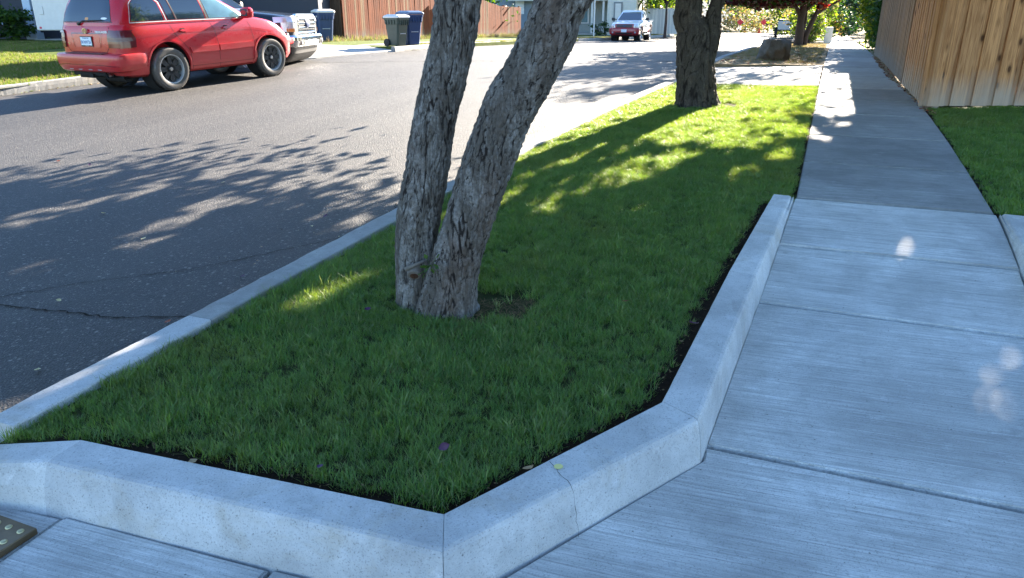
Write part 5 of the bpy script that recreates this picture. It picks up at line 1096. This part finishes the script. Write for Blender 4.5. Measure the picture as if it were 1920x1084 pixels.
# ------------------------------------------------------------------ wheeled bins
def bin_(label, pos, rz, body, lid, sc=1.0, mark=False):
    root = empty('wheeled_bin', (pos[0], pos[1], TZ(*pos)), rz, label, 'bin', scale=sc, group='wheeled bins across the street')
    # local: front +x, handle/wheels -x
    def ring(z, x0, x1, w, c=.05): return [(x0 + c, -w), (x1 - c, -w), (x1, -w + c), (x1, w - c), (x1 - c, w), (x0 + c, w), (x0, w - c), (x0, -w + c)], z
    rows = [ring(.03, -.22, .24, .22), ring(.72, -.29, .33, .27), ring(.73, -.31, .35, .285), ring(.86, -.32, .365, .295), ring(.865, -.33, .38, .305), ring(.93, -.335, .385, .31)]
    V = []; F = []
    for pts, z in rows: V += [(x, y, z) for x, y in pts]
    for i in range(len(rows) - 1):
        for j in range(8): F.append((i*8+j, i*8+(j+1) % 8, (i+1)*8+(j+1) % 8, (i+1)*8+j))
    F.append(tuple(range(8))[::-1]); F.append(tuple(len(V) - 8 + j for j in range(8))); obj('body', V, F, body, root)
    mb = MB()
    for yy in (-.2, -.1, 0, .1, .2): mb.box(.345, .385, yy - .012, yy + .012, .70, .87)
    for xx in (-.2, -.07, .06, .19):
        for s_ in (-1, 1): mb.box(xx - .012, xx + .012, s_ * .30 - .02, s_ * .30 + .02, .72, .87)
    mb.build('rib', [body], root)
    mb = MB()
    def lr(z, g): return [(x * (1 + g), y * (1 + g), z) for x, y in ring(0, -.345, .40, .325)[0]]
    V = lr(.935, 0) + lr(.965, .01) + lr(1.0, -.06) + lr(1.045, -.35); F = [tuple(range(8))[::-1], tuple(24 + j for j in range(8))]
    for i in range(3):
        for j in range(8): F.append((i*8+j, i*8+(j+1) % 8, (i+1)*8+(j+1) % 8, (i+1)*8+j))
    obj('lid', V, F, lid, root)
    mb = MB(); mb.cyl((-.40, -.22, .93), (-.40, .22, .93), .016, n=8); mb.box(-.41, -.32, -.24, -.2, .90, .95); mb.box(-.41, -.32, .2, .24, .90, .95); mb.build('handle', [body], root)
    for s_ in (-1, 1): mb = MB(); mb.cyl((-.24, s_ * .22, .125), (-.24, s_ * .285, .125), .125, n=22); mb.cyl((-.24, s_ * .285, .125), (-.24, s_ * .29, .125), .06, n=14); mb.build('wheel', [M['rubber']], root)
    mb = MB(); mb.cyl((.30, -.12, .42), (.30, .12, .42), .012, n=8); mb.box(.245, .30, -.13, -.11, .40, .44); mb.box(.245, .30, .11, .13, .40, .44); mb.build('lift_bar', [M['galv']], root)
    if mark:
        mb = MB(); mb.cyl((0, -.292, .80), (0, -.299, .80), .055, n=20); mb.box(.2, .30, -.306, -.298, .79, .83); mb.build('printed_mark', [M['white']], root)
    return root
bin_('blue bin with printed marks standing against the dark fence beside the navy pickup', XY(25.2, -18.15), R(-60), M['bin_blue'], M['offwhite'], 1.12, True)
bin_('green bin with pale lid at the kerb in front of the blue bin', XY(21.75, -12.9), R(-35), M['bin_green'], M['offwhite'], .92)
bin_('blue bin with blue lid half hidden behind the green bin at the kerb', XY(22.6, -12.9), R(-50), M['bin_blue'], M['lid_blue'], 1.03)

# ------------------------------------------------------------------ boulder
def boulder(s, n, label):
    x, y = XY(s, n); bm = bmesh.new(); bmesh.ops.create_icosphere(bm, subdivisions=4, radius=1)
    planes = [((0, 0, 1), .50), ((.12, -.99, .1), .62), ((.7, -.7, .05), .72), ((-.80, -.5, .35), .68), ((-.95, .1, .3), .72), ((.98, 0, -.1), .78), ((0, 1, .2), .7), ((-.5, .8, .1), .75), ((.45, -.55, .75), .66), ((-.3, -.7, -.65), .64), ((0, 0, -1), .6)]
    for v in bm.verts:
        d = v.co.normalized(); rmin = 9
        for pn, pd in planes:
            pn = Vector(pn).normalized(); dt = d.dot(pn)
            if dt > .05: rmin = min(rmin, pd / dt)
        v.co = d * min(rmin, 1.1); v.co += d * (.035 * noise.noise(d * 3.1) + .018 * noise.noise(d * 9) + .008 * noise.noise(d * 25)); v.co.x *= .44; v.co.y *= .36; v.co.z = v.co.z * .50 + .19
    me = bpy.data.meshes.new('boulder'); bm.to_mesh(me); bm.free(); me.materials.append(M['rock']); me.polygons.foreach_set('use_smooth', [True] * len(me.polygons)); me.set_sharp_from_angle(angle=R(25))
    o = link(bpy.data.objects.new('boulder', me)); o.location = (x, y, TZ(x, y)); o.rotation_euler = (0, 0, R(-10)); return tag(o, label, 'boulder')
t = NT('boulder_stone'); p = t.pos(obj=True); c = t.mix(t.ramp(t.noise(p, 3, 5, .65, .4), [(.35, 0.), (.65, 1.)]), (.085, .07, .058), (.19, .175, .16)); c = t.mix(t.math('MULTIPLY', t.ramp(t.noise(p, 2.1, 3), [(.50, 0.), (.58, 1.)]), .75), c, (.10, .058, .032))
M['rock'] = t.fin(c, .9, t.bump(t.noise(p, 9, 8, .7), .9, .04), spec=.2)
boulder(18.75, -1.2, 'angular grey brown boulder on the dry strip beside the driveway')

# ------------------------------------------------------------------ hedge, shrubs, far plants
def shrub(name, s, n, rad, h, cnt, size, mats, seed, label, cat='shrub', group=None, base=0.0, stems=True, trunk_h=0, mat_s='bark_far'):
    x, y = XY(s, n); z = TZ(x, y); root = empty(name, (x, y, z), label=label, cat=cat, group=group); p = clump_points(cnt, (0, 0, base + h / 2), (rad[0], rad[1], h / 2), seed, max(14, int(cnt / 90)), .26, .45); p = p[p[:, 2] > .02]
    link(bpy.data.objects.new('foliage', leaf_mesh('foliage', p, size, mats, seed=seed)), root)
    if stems:
        r = random.Random(seed); mb = MB()
        for _ in range(5): a = r.uniform(0, 6.28); mb.cyl((r.uniform(-.08, .08), r.uniform(-.08, .08), -.05), (rad[0] * .5 * math.cos(a), rad[1] * .5 * math.sin(a), base + h * .65), .03 if not trunk_h else .06, .012, 6, cap=False)
        mb.build('stem', [M[mat_s]], root)
    return root
shrub('hedge_shrub', 22.3, 1.62, (.75, .62), 3.0, 9000, .075, [M['leaf_dark'], M['leaf_dark'], M['leaf']], 71, 'tall dark green clipped shrub where the brown fence ends', 'hedge')
shrub('hedge_shrub', 24.3, 1.72, (.85, .68), 3.1, 8000, .08, [M['leaf_dark'], M['leaf']], 72, 'second dark hedge shrub, behind the first along the walk', 'hedge')
shrub('hedge_shrub', 27.2, 1.45, (.8, .62), 3.0, 6500, .085, [M['leaf_lime'], M['leaf']], 73, 'lime green backlit shrub at the far end of the hedge', 'hedge', trunk_h=1)
for (s, n, rx, ry, h, cnt, sz, mt, sd_, lb) in (
    (35.5, -.95, .7, .8, 1.3, 2600, .07, ['leaf_lime', 'leaf', 'leaf_sage'], 81, 'loose yellow green shrub to the left of the utility box'),
    (39.5, -.9, .9, 1.1, 2.1, 2600, .09, ['leaf_lime', 'leaf_sage', 'leaf'], 82, 'taller pale green shrub behind the loose one near the utility box'),
    (47, 2.0, 1.8, 1.8, 3.0, 3000, .12, ['leaf_blue', 'leaf_dark'], 83, 'dark blue green bush at the far end of the walk'),
    (44, 3.6, 1.4, 1.5, 2.9, 2400, .11, ['leaf_lime', 'leaf_gold', 'leaf'], 84, 'yellow green bush leaning over the far walk beside the hedge'),
    (52, -1.0, 1.8, 1.8, 3.2, 2600, .13, ['leaf', 'leaf_lime', 'leaf_gold'], 85, 'golden green bush behind the utility box'),
    (60, .6, 2.6, 2.2, 4.4, 3500, .16, ['leaf_blue', 'leaf_dark', 'leaf_dark'], 86, 'big dark evergreen mass at the end of the walk'),
    (64, 5.5, 3.0, 2.6, 5.2, 3500, .18, ['leaf_dark', 'leaf_blue'], 87, 'tall dark evergreen right of the walk end'),
    (66, -3.0, 2.6, 2.4, 3.4, 3200, .16, ['leaf', 'leaf_sage', 'leaf_lime'], 88, 'green bush behind the parked trailer'),
    (27.3, -23.5, 2.5, 2.5, 3.2, 2600, .15, ['leaf_dark', 'leaf_blue'], 92, 'dark evergreen behind the fence corner'),
    (44.5, -22.5, 3.2, 2.4, 3.4, 3600, .15, ['leaf_dark', 'leaf_blue', 'leaf'], 93, 'dark green bush rising behind the red brown fence'),
    (53.6, -13.8, .5, .5, .9, 900, .07, ['leaf_lime', 'leaf_gold'], 94, 'small yellow flowering shrub by the porch of the far house'),
    (52.6, -15.0, .7, .6, .8, 700, .08, ['leaf_blue', 'leaf'], 96, 'low blue green shrub under the far house window'),
    (20.9, -30.6, 1.7, .9, 1.15, 4200, .09, ['leaf_dark', 'leaf'], 95, 'rounded green bush under the window of the garage house')):
    shrub('shrub', s, n, (rx, ry), h, cnt, sz, [M[q] for q in mt], sd_, lb)
# dry brush slope at the end of the street: stuff
r = np.random.default_rng(9); ps = []
for i in range(70):
    s = r.uniform(79, 102); n = r.uniform(-26, 3); c = P(s, n, .0); h = r.uniform(.7, 1.6) + (s - 79) * .10
    ps.append((c, h))
pp = np.concatenate([clump_points(230, (c.x, c.y, c.z + h * .45), (1.6, 1.6, h * .6), 100 + i, 10, .35, .4) for i, (c, h) in enumerate(ps)])
o = link(bpy.data.objects.new('dry_brush', leaf_mesh('dry_brush', pp, .17, [M['leaf_sage'], M['leaf_gold'], M['straw'], M['leaf_sage'], M['leaf']], seed=6))); tag(o, 'pale dry brush covering the end of the street', 'brush', kind='stuff')
# trees beyond (street tree and background trees)
def far_tree(s, n, h, cr_, cnt, size, mats, seed, label, th=1.7, tr=.10):
    x, y = XY(s, n); z = TZ(x, y); root = empty('street_tree', (x, y, z), label=label, cat='tree'); mb = MB(); limb(mb, [(0, 0, -.05), (.02, 0, th * .5), (0, .02, th), (.05, 0, h * .7)], tr, tr * .4, 9)
    r = random.Random(seed)
    for _ in range(5): a = r.uniform(0, 6.28); limb(mb, [(0, 0, th * .95), (cr_ * .4 * math.cos(a), cr_ * .4 * math.sin(a), th + (h - th) * .3), (cr_ * .8 * math.cos(a), cr_ * .8 * math.sin(a), th + (h - th) * .6)], tr * .5, .015, 6)
    mb.build('trunk', [M['bark_far']], root, True); p = clump_points(cnt, (0, 0, (th + h) / 2 + .25), (cr_, cr_, (h - th) / 2), seed, 60, .22, .4)
    link(bpy.data.objects.new('crown', leaf_mesh('crown', p, size, mats, seed=seed)), root)
far_tree(48.2, -9.6, 6.2, 2.3, 7500, .13, [M['leaf_lime'], M['leaf'], M['leaf']], 131, 'slender street tree with light green crown behind the white pickup', 1.9)
far_tree(57, -13.5, 7.5, 3.2, 7500, .16, [M['leaf'], M['leaf_lime'], M['leaf_dark']], 132, 'bright green tree between the far house and the brush', 1.9, .14)
far_tree(63, -11.0, 8, 3.4, 6000, .18, [M['leaf'], M['leaf_lime']], 133, 'green tree behind the slender street tree', 1.9, .14)
far_tree(74, -16.5, 7, 3.5, 5000, .2, [M['leaf_sage'], M['leaf']], 134, 'greyish tree on the left side of the brush', 1.4, .15)
far_tree(108, -12, 9, 5, 5000, .3, [M['leaf_sage'], M['leaf'], M['leaf_gold']], 135, 'distant sage green tree above the red markers', 1.4, .15)
far_tree(84, -1.5, 6.5, 3.2, 4200, .2, [M['leaf_lime'], M['leaf_sage'], M['leaf']], 136, 'distant yellow green tree behind the trailer', 1.2, .15)
far_tree(92, 6.5, 8, 4.2, 4500, .24, [M['leaf_dark'], M['leaf_blue'], M['leaf']], 137, 'distant dark tree beyond the end of the walk', 1.2, .15)
# distant slope
V = []; F = []
nx = 60
for i in range(nx + 1):
    a = R(-62 + 124 * i / nx)
    for (d_, hh) in ((150, -1.5), (175, 2.5), (215, 7.5), (260, 12)):
        V.append((math.sin(a) * d_, math.cos(a) * d_, hh * (1 + .3 * noise.noise(Vector((a * 4, d_ * .01, 0)))) - .5))
for i in range(nx):
    for k_ in range(3): F.append((i*4+k_, (i+1)*4+k_, (i+1)*4+k_+1, i*4+k_+1))
o = obj('hill', V, F, M['hill'], smooth=True); tag(o, kind='structure')

# ------------------------------------------------------------------ far street things
# red diamond end-of-road markers
def marker(s, n, label):
    x, y = XY(s, n); z = TZ(x, y); root = empty('road_end_marker', (x, y, z), -R(22.3), label, 'road marker', group='red diamond markers at the end of the street')
    mb = MB(); mb.box(-.03, .03, -.03, .03, -.1, .8); mb.build('post', [M['galv']], root)
    mb = MB(); q = .31; Mx = Matrix.Translation((0, -.035, .86)) @ Matrix.Rotation(R(90), 4, 'X'); mb.prism([(0, -q), (q, 0), (0, q), (-q, 0)], -.004, .004, 0, Mx); mb.build('diamond_panel', [M['marker_red']], root, bevel=.002)
    mb = MB()
    for i in range(3):
        for j in range(3): a, b = (i - 1) * .13, (j - 1) * .13; xx, zz = (a - b) * .707, (a + b) * .707; mb.cyl((xx, -.040,   .86 + zz), (xx, -.046,   .86 + zz), .045, n=12)
    mb.build('reflector', [M['marker_red2']], root)
M['marker_red'] = plain('marker_red', (.62, .03, .05), .5); M['marker_red2'] = plain('marker_reflector', (.75, .05, .07), .3)
marker(78.5, -8.45, 'left one of the two red diamond markers at the end of the street'); marker(79.5, -6.35, 'right one of the two red diamond markers at the end of the street')
# fallen cone
x, y = XY(77, -6.5); mb = MB(); mb.lathe([(.17, 0), (.03, .48), (.001, .49)], 16, 0, Matrix.Translation((0, 0, .03)), 'Z'); mb.box(-.2, .2, -.2, .2, 0, .03); o = mb.build('traffic_cone', [plain('cone_orange', (.75, .12, .03), .6)]); o.location = (x, y, TZ(x, y) + KT); tag(o, 'small orange traffic cone at the road end near the markers', 'cone')
# utility trailer
x, y = XY(57.0, -2.9); root = empty('utility_trailer', (x, y, TZ(x, y) + KT), math.pi / 2 - R(22.3), 'grey box trailer parked up the street beside the purple tree', 'trailer')
mb = MB(); mb.box(0, 2.6, -.72, .72, .5, .56); mb.build('floor', [M['black']], root)
for (x0, x1, y0, y1) in ((0, .04, -.72, .72), (2.56, 2.6, -.72, .72), (0, 2.6, -.72, -.68), (0, 2.6, .68, .72)): mb = MB(); mb.box(x0, x1, y0, y1, .56, 1.12); mb.build('side_panel', [M['galv']], root)
mb = MB(); mb.box(0, 2.6, -.70, .70, 1.12, 1.22); mb.build('cover', [M['black']], root)
for s_ in (-1, 1): mb = MB(); mb.cyl((1.3, s_ * .78, .33), (1.3, s_ * .96, .33), .33, n=20); mb.build('wheel', [M['rubber']], root); mb = MB(); mb.box(.9, 1.7, s_ * .74 - .0, s_ * .98, .68, .72); mb.build('mudguard', [M['black']], root)
mb = MB(); mb.cyl((2.6, 0, .5), (3.8, 0, .45), .04, n=8); mb.cyl((3.7, 0, 0), (3.7, 0, .5), .025, n=8); mb.build('drawbar', [M['galv']], root)
mb = MB(); mb.cyl((.1, -.4, 0), (.1, -.4, .5), .02, n=8); mb.build('prop_stand', [M['galv']], root)
# utility pedestal
x, y = XY(36.6, -.2); root = empty('utility_box', (x, y, TZ(x, y)), R(-15), 'pale grey green utility pedestal standing left of the far walk', 'utility box'); mb = MB(); mb.box(-.15, .15, -.14, .14, -.05, .60); mb.build('cabinet', [M['pale']] if 'pale' in M else [M['offwhite']], root, bevel=.015)
mb = MB(); mb.box(-.16, .16, -.15, .15, .60, .64); mb.build('lid', [M['offwhite']], root, bevel=.01)
# street sign post
x, y = XY(50.8, -14.9); root = empty('sign_post', (x, y, TZ(x, y)), label='thin white sign post on the grass in front of the far porch', cat='sign post'); mb = MB(); mb.cyl((0, 0, -.1), (0, 0, 3.4), .045, n=10); mb.build('post', [M['white']], root)
mb = MB(); mb.box(-.02, .38, -.02, .02, 2.45, 3.1); mb.build('sign_panel', [M['white']], root); 

# ------------------------------------------------------------------ houses
def siding_wall(root, a, b, z0, z1, mat, board=.18, name='siding_board'):
    a = Vector(a); b = Vector(b); n = int((z1 - z0) / board); d = (b - a).normalized(); nr = Vector((d.y, -d.x))
    mb = MB(); 
    back = [a, b]; V = [(a.x, a.y, z0), (b.x, b.y, z0), (b.x, b.y, z1), (a.x, a.y, z1)]; q = nr * .10; V2 = [(v[0] - q.x, v[1] - q.y, v[2]) for v in V]; mb.add(V + V2, [(0, 1, 2, 3), (4, 7, 6, 5), (0, 4, 5, 1), (3, 2, 6, 7), (0, 3, 7, 4), (1, 5, 6, 2)]); mb.build('wall', [mat], root)
    for i in range(n):
        z = z0 + i * board; lo = nr * .035; hi = nr * .012
        V = [(a.x + lo.x, a.y + lo.y, z), (b.x + lo.x, b.y + lo.y, z), (b.x + hi.x, b.y + hi.y, z + board), (a.x + hi.x, a.y + hi.y, z + board), (a.x + .002 * nr.x, a.y + .002 * nr.y, z), (b.x + .002 * nr.x, b.y + .002 * nr.y, z)]
        obj(name, V, [(0, 1, 2, 3), (4, 5, 1, 0)], mat, root)
M['siding_grey'] = plain('grey_siding', (.20, .25, .29), .7); M['siding_white'] = plain('cream_siding', (.62, .62, .56), .7); M['roof'] = plain('grey_shingle', (.12, .15, .19), .85, sc=12, var=.4)
M['wall_grey'] = plain('grey_wall', (.22, .24, .25), .8); M['wall_green'] = plain('grey_green_wall', (.30, .33, .31), .8); M['navy_door'] = plain('navy_garage_door', (.012, .020, .042), .5); M['dark_wall'] = plain('dark_blue_wall', (.02, .027, .045), .7)
M['post_blue'] = plain('pale_blue_paint', (.45, .55, .66), .6); M['pale'] = plain('pale_green_metal', (.42, .48, .46), .5)
# garage house on the left: local frame x to the right, y away from the camera
def house_frame(name, x, y, face, label):
    return empty(name, (x, y, TZ(x, y)), face, label, 'house')
hx, hy = -20.2, 31.8
h1 = house_frame('garage_house', hx, hy, R(-4), 'house with a dark navy garage door and a pale blue post, upper left')
mb = MB(); mb.box(-14, 12.4, .9, 8, -.3, 3.4); mb.build('wall', [M['dark_wall']], h1)
for i in range(6):
    mb = MB(); mb.box(1.25, 7.2, .80, .86, .03 + i * .46, .03 + i * .46 + .445); mb.build('door_panel', [M['navy_door']], h1, bevel=.012)
mb = MB(); mb.box(.35, .68, .35, .68, -.05, 3.2); mb.build('porch_post', [M['post_blue']], h1, bevel=.02)
mb = MB(); mb.box(.28, .75, .28, .75, -.05, .25); mb.build('post_base', [M['post_blue']], h1, bevel=.02)
mb = MB(); mb.box(-2.8, -.9, .70, .9, .55, .70); mb.build('window_sill', [M['post_blue']], h1)
mb = MB(); mb.box(-2.7, -1.0, .84, .9, .72, 2.1); mb.build('window', [M['glass_dark']], h1)
mb = MB(); mb.box(-14.3, 11.3, -.2, 8.3, 3.4, 3.6); mb.build('eave', [M['white']], h1); mb = MB(); mb.add([(-14.5, -.4, 3.6), (12.6, -.4, 3.6), (12.6, 8.5, 3.6), (-14.5, 8.5, 3.6), (-14, 4, 7.2), (12, 4, 7.2)], [(0, 1, 5, 4), (1, 2, 5), (2, 3, 4, 5), (3, 0, 4), (0, 3, 2, 1)]); mb.build('roof', [M['roof']], h1)
mb = MB(); mb.box(1.2, 7.4, -.55, .8, -.08, .02); mb.build('garage_threshold', [M['walk_far']], h1)
# white box trailer with red lettering
tr = empty('box_trailer', (-16.7, 27.6, TZ(-16.7, 27.6)), R(-4), 'pale box trailer with red lettering parked in front of the garage', 'trailer')
mb = MB(); mb.box(0, 2.0, 0, 3.2, .42, 2.6); mb.build('body', [M['offwhite']], tr, bevel=.04)
M['letter_red'] = plain('letter_red', (.55, .03, .07), .5)
mb = MB(); [mb.box(.08 + k_ * .075, .08 + k_ * .075 + .055, -.008, -.002, 1.45, 1.45 + .10 + .02 * (k_ % 2)) for k_ in range(7)]; mb.build('lettering', [M['letter_red']], tr); mb = MB(); mb.box(.22, .42, -.008, -.002, 1.63, 1.72); mb.box(.12, .20, -.008, -.002, .48, .55); mb.build('printed_mark', [M['letter_red']], tr)
mb = MB(); mb.box(.22, .38, -.02, -.002, .95, 1.22); mb.build('vent', [M['offwhite']], tr, bevel=.01)
for s_ in (0, 1): mb = MB(); mb.cyl((.1 + s_ * 1.6, 1.6, .3), (.3 + s_ * 1.6, 1.6, .3), .3, n=18); mb.build('wheel', [M['rubber']], tr)
# far house with porch
def to_local(root, s, n): x, y = XY(s, n); v = Matrix.Rotation(-root.rotation_euler[2], 4, 'Z') @ Vector((x - root.location.x, y - root.location.y, 0)); return v.x, v.y
x, y = XY(54.2, -17.9); h2 = empty('porch_house', (x, y, TZ(x, y)), R(-12), 'grey sided house with a porch behind the leaning tree and white pickup', 'house')
mb = MB(); mb.box(-4.3, 2.9, 1.8, 8, -.2, 3.0); mb.build('wall', [M['wall_green']], h2)
mb = MB(); mb.box(-4.3, 2.75, 0, 1.8, -.1, .12); mb.build('porch_floor', [M['walk_far']], h2)
for xx in (-2.0, .55, 1.75, 2.55): mb = MB(); mb.box(xx - .07, xx + .07, .05, .19, .1, 2.35); mb.build('porch_post', [M['offwhite']], h2)
mb = MB(); mb.box(-4.4, 2.8, -.05, .12, 2.30, 2.52); mb.build('porch_beam', [M['offwhite']], h2)
mb = MB(); mb.add([(-4.6, -.25, 2.52), (2.85, -.25, 2.52), (2.85, 3.2, 3.75), (-4.6, 3.2, 3.75), (-4.6, -.25, 2.56), (2.85, -.25, 2.56), (2.85, 3.2, 3.8), (-4.6, 3.2, 3.8)], [(0, 3, 2, 1), (4, 5, 6, 7), (0, 1, 5, 4), (1, 2, 6, 5), (2, 3, 7, 6), (3, 0, 4, 7)]); mb.build('porch_roof', [M['roof']], h2)
mb = MB(); mb.box(-.55, 1.35, 1.70, 1.8, .75, 2.15); wf = mb.build('window_frame', [M['white']], h2); mb = MB(); mb.box(-.45, .38, 1.66, 1.70, .82, 2.08); mb.build('pane', [M['glass_clear']], wf); mb = MB(); mb.box(.44, 1.25, 1.66, 1.70, .82, 2.08); mb.build('pane', [M['glass_clear']], wf)
mb = MB(); mb.box(-2.95, -2.05, 1.72, 1.8, .1, 2.15); mb.build('front_door', [M['post_blue']], h2)
siding_wall(h2, (2.9, -.6), (4.9, -.6), .0, 4.2, M['siding_white'], .2)
mb = MB(); mb.box(2.9, 4.9, -.45, 7, 0, 4.4); mb.build('wing', [M['siding_white']], h2)
mb = MB(); mb.add([(2.6, -1.0, 2.9), (2.6, -.65, 2.9), (4.4, -.65, 4.3), (4.4, -1.0, 4.3), (2.6, -1.0, 3.05), (2.6, -.65, 3.05), (4.4, -.65, 4.45), (4.4, -1.0, 4.45)], [(0, 1, 2, 3), (4, 7, 6, 5), (0, 4, 5, 1), (1, 5, 6, 2), (2, 6, 7, 3), (3, 7, 4, 0)]); mb.build('gable_trim', [M['white']], h2)
mb = MB(); mb.box(3.35, 3.95, -.70, -.64, .2, 2.2); wf = mb.build('window_frame', [M['wall_grey']], h2); mb = MB(); mb.box(3.45, 3.85, -.72, -.70, .3, 2.1); mb.build('pane', [M['offwhite']], wf)
# grey house behind the stained fence
x, y = XY(54, -23.5); h3 = empty('sided_house', (x, y, TZ(x, y)), R(-12), 'grey horizontally sided house peeking over the red brown fence', 'house')
siding_wall(h3, (-1.0, 0), (3.2, 0), 0, 4.6, M['siding_grey'], .2)
mb = MB(); mb.box(-1.0, 3.2, .12, 6, 0, 4.6); mb.build('wall', [M['siding_grey']], h3); mb = MB(); mb.box(1.55, 2.2, -.07, -.03, 1.4, 2.4); mb.build('window_frame', [M['white']], h3)
# white gate beyond the fence, mostly hidden by the left trunk
x, y = XY(37.4, -18.75); wg = empty('white_gate', (x, y, TZ(x, y)), math.pi / 2 - R(22.3), 'white slatted gate in the fence beside the left leaning trunk', 'gate')
for i in range(10): mb = MB(); mb.box(0, 2.2, -.02, .02, .12 + i * .22, .30 + i * .22); mb.build('slat', [M['post_blue']], wg)
for xx in (0, 2.15): mb = MB(); mb.box(xx - .05, xx + .05, -.05, .05, 0, 2.4); mb.build('post', [M['white']], wg)
# slatted grey fence far behind the street tree
far_f = board_fence('pale_fence', Vector(XY(58, -13.0)), Vector(XY(59.5, -9.9)), 'pale grey fence behind the slender street tree', [M['galv'], M['offwhite']], .18, .04, 1.8, -1, seed=12, proud=.01)

# white plastic bag on the far lawn
x, y = XY(12.9, -15.1)
bm = bmesh.new(); bmesh.ops.create_icosphere(bm, subdivisions=3, radius=1)
for v in bm.verts:
    d = v.co.normalized(); v.co = d * (1 + .28 * noise.noise(d * 2.2) + .14 * noise.noise(d * 5.5)); v.co.x *= .34; v.co.y *= .18; v.co.z = max(-.4, v.co.z) * .13 + .04
me = bpy.data.meshes.new('plastic_bag'); bm.to_mesh(me); bm.free(); me.materials.append(M['white']); o = link(bpy.data.objects.new('plastic_bag', me)); o.location = (x, y, TZ(x, y) + .02); tag(o, 'crumpled white plastic bag on the lawn behind the red SUV', 'plastic bag')
me.polygons.foreach_set('use_smooth', [True] * len(me.polygons))

# tactile warning plate at the corner
tp = empty('tactile_plate', P(1.0, -2.66, 0), -R(22.3), 'weathered bronze tactile warning plate with domes at the lower left corner', 'tactile plate')
a = Vector(XY(1.36, -2.37)); b = Vector(XY(1.365, -3.3)); z0 = TZ(*a) - .17
u = (b - a).normalized(); w = Vector((-u.y, u.x)); w = w if w.dot(Vector((0, -1))) > 0 else -w
tp.rotation_euler = (0, 0, math.atan2(u.y, u.x)); tp.location = (a.x, a.y, TZ(*a) - .17 + .012); sgn = 1 if (Matrix.Rotation(-tp.rotation_euler[2], 2) @ w).y > 0 else -1
mb = MB(); mb.box(0, .9, min(0, sgn * .6), max(0, sgn * .6), -.02, .006); mb.build('plate', [M['brass']], tp, bevel=.003)
for i in range(14):
    for j in range(9):
        mb = MB(); cx = .035 + i * .06; cy = sgn * (.035 + j * .06)
        if i == 0 and j == 0: mb.lathe([(.0125, 0), (.0115, .003), (.007, .0052), (.0001, .0056)], 14, 0, None, 'Z'); dome = mb.build('dome', [M['brass_dome']], tp, True); dome.location = (cx, cy, .006); dome = dome.data; continue
        o = bpy.data.objects.new('dome', dome); o.location = (cx, cy, .006); link(o, tp)

# ------------------------------------------------------------------ fallen leaves one can pick out
def fallen(u, v, size, mat, label, off=0.0, name='fallen_leaf', group=None, curl=.4, stand=0):
    x, y = ray_ground(u, v); r = random.Random(int(u * 7 + v)); mb = MB(); a = r.uniform(0, 6.28); d = Vector((math.cos(a), math.sin(a), 0)); e = Vector((-d.y, d.x, 0)); V = []
    for i in range(7):
        t = i / 6 - .5; w_ = .34 * math.cos(t * math.pi) ** .8 if abs(t) < .499 else .01; z = curl * t * t * .8
        V += [d * t + e * w_ + Vector((0, 0, z + .10)), d * t + Vector((0, 0, z)), d * t - e * w_ + Vector((0, 0, z + .13 * r.random()))]
    F = [q for i in range(6) for q in ((3*i, 3*i+3, 3*i+4, 3*i+1), (3*i+1, 3*i+4, 3*i+5, 3*i+2))]
    o = obj(name, [v_ * size for v_ in V], F, mat, smooth=True); o.location = (x, y, TZ(x, y) + off); o.rotation_euler = (r.uniform(-.3, .3) + stand, r.uniform(-.3, .3), 0); return tag(o, label, 'leaf', group)
G = 'leaves lying about the lawn and the street'
fallen(833, 853, .045, M['fallen_plum'], 'upright violet leaf on the grass near the front kerb corner', .035, stand=.9)
fallen(362, 867, .05, M['fallen_tan'], 'curled tan leaf at the kerb edge of the front lawn', .0)
fallen(602, 889, .03, M['fallen_plum'], 'small dark plum leaf in the grass at the front', .03)
fallen(1172, 577, .035, M['fallen_red'], 'small orange leaf in the grass right of the leaning tree', .035)
fallen(1300, 612, .06, M['fallen_plum'], 'purple leaf in the soil beside the right raised kerb', .01)
fallen(690, 592, .04, M['fallen_plum'], 'dark leaf on the lawn just left of the leaning tree', .035)
fallen(990, 880, .04, M['fallen_tan'], 'pale bark chip on the soil behind the yellow paint dot', .0)
fallen(1190, 830, .03, M['fallen_plum'], 'tiny dark leaf at the grass edge near the right kerb corner', .0)
for (u, v, mt, lb) in ((264, 420, 'fallen_yellow', 'pale yellow leaf alone in the middle of the shaded asphalt'), (189, 374, 'fallen_yellow', 'pale leaf left of the middle of the tree shadow on the road'), (105, 282, 'fallen_red', 'red leaf on the sunny asphalt at far left'),
    (164, 288, 'fallen_plum', 'dark leaf on the sunny asphalt next to the red one'), (608, 378, 'fallen_plum', 'brown leaf on the asphalt left of the leaning tree'), (450, 487, 'fallen_plum', 'dark leaf in the shade halfway along the kerb'),
    (308, 568, 'fallen_red', 'reddish leaf on the asphalt just above the kerb joint'), (102, 530, 'fallen_yellow', 'grey white fleck leaf on the shaded asphalt at left'), (563, 460, 'fallen_plum', 'brown leaf near the sunny streak by the kerb'),
    (415, 320, 'fallen_yellow', 'light leaf near the upper edge of the tree shadow'), (862, 290, 'fallen_red', 'orange leaf on the asphalt between the two trunks'), (985, 255, 'fallen_tan', 'tan leaf in the gutter right of the leaning tree'), (60, 652, 'fallen_yellow', 'tiny pale leaf on the asphalt at lower left')):
    fallen(u, v, .042, M[mt], lb, KT + .01)
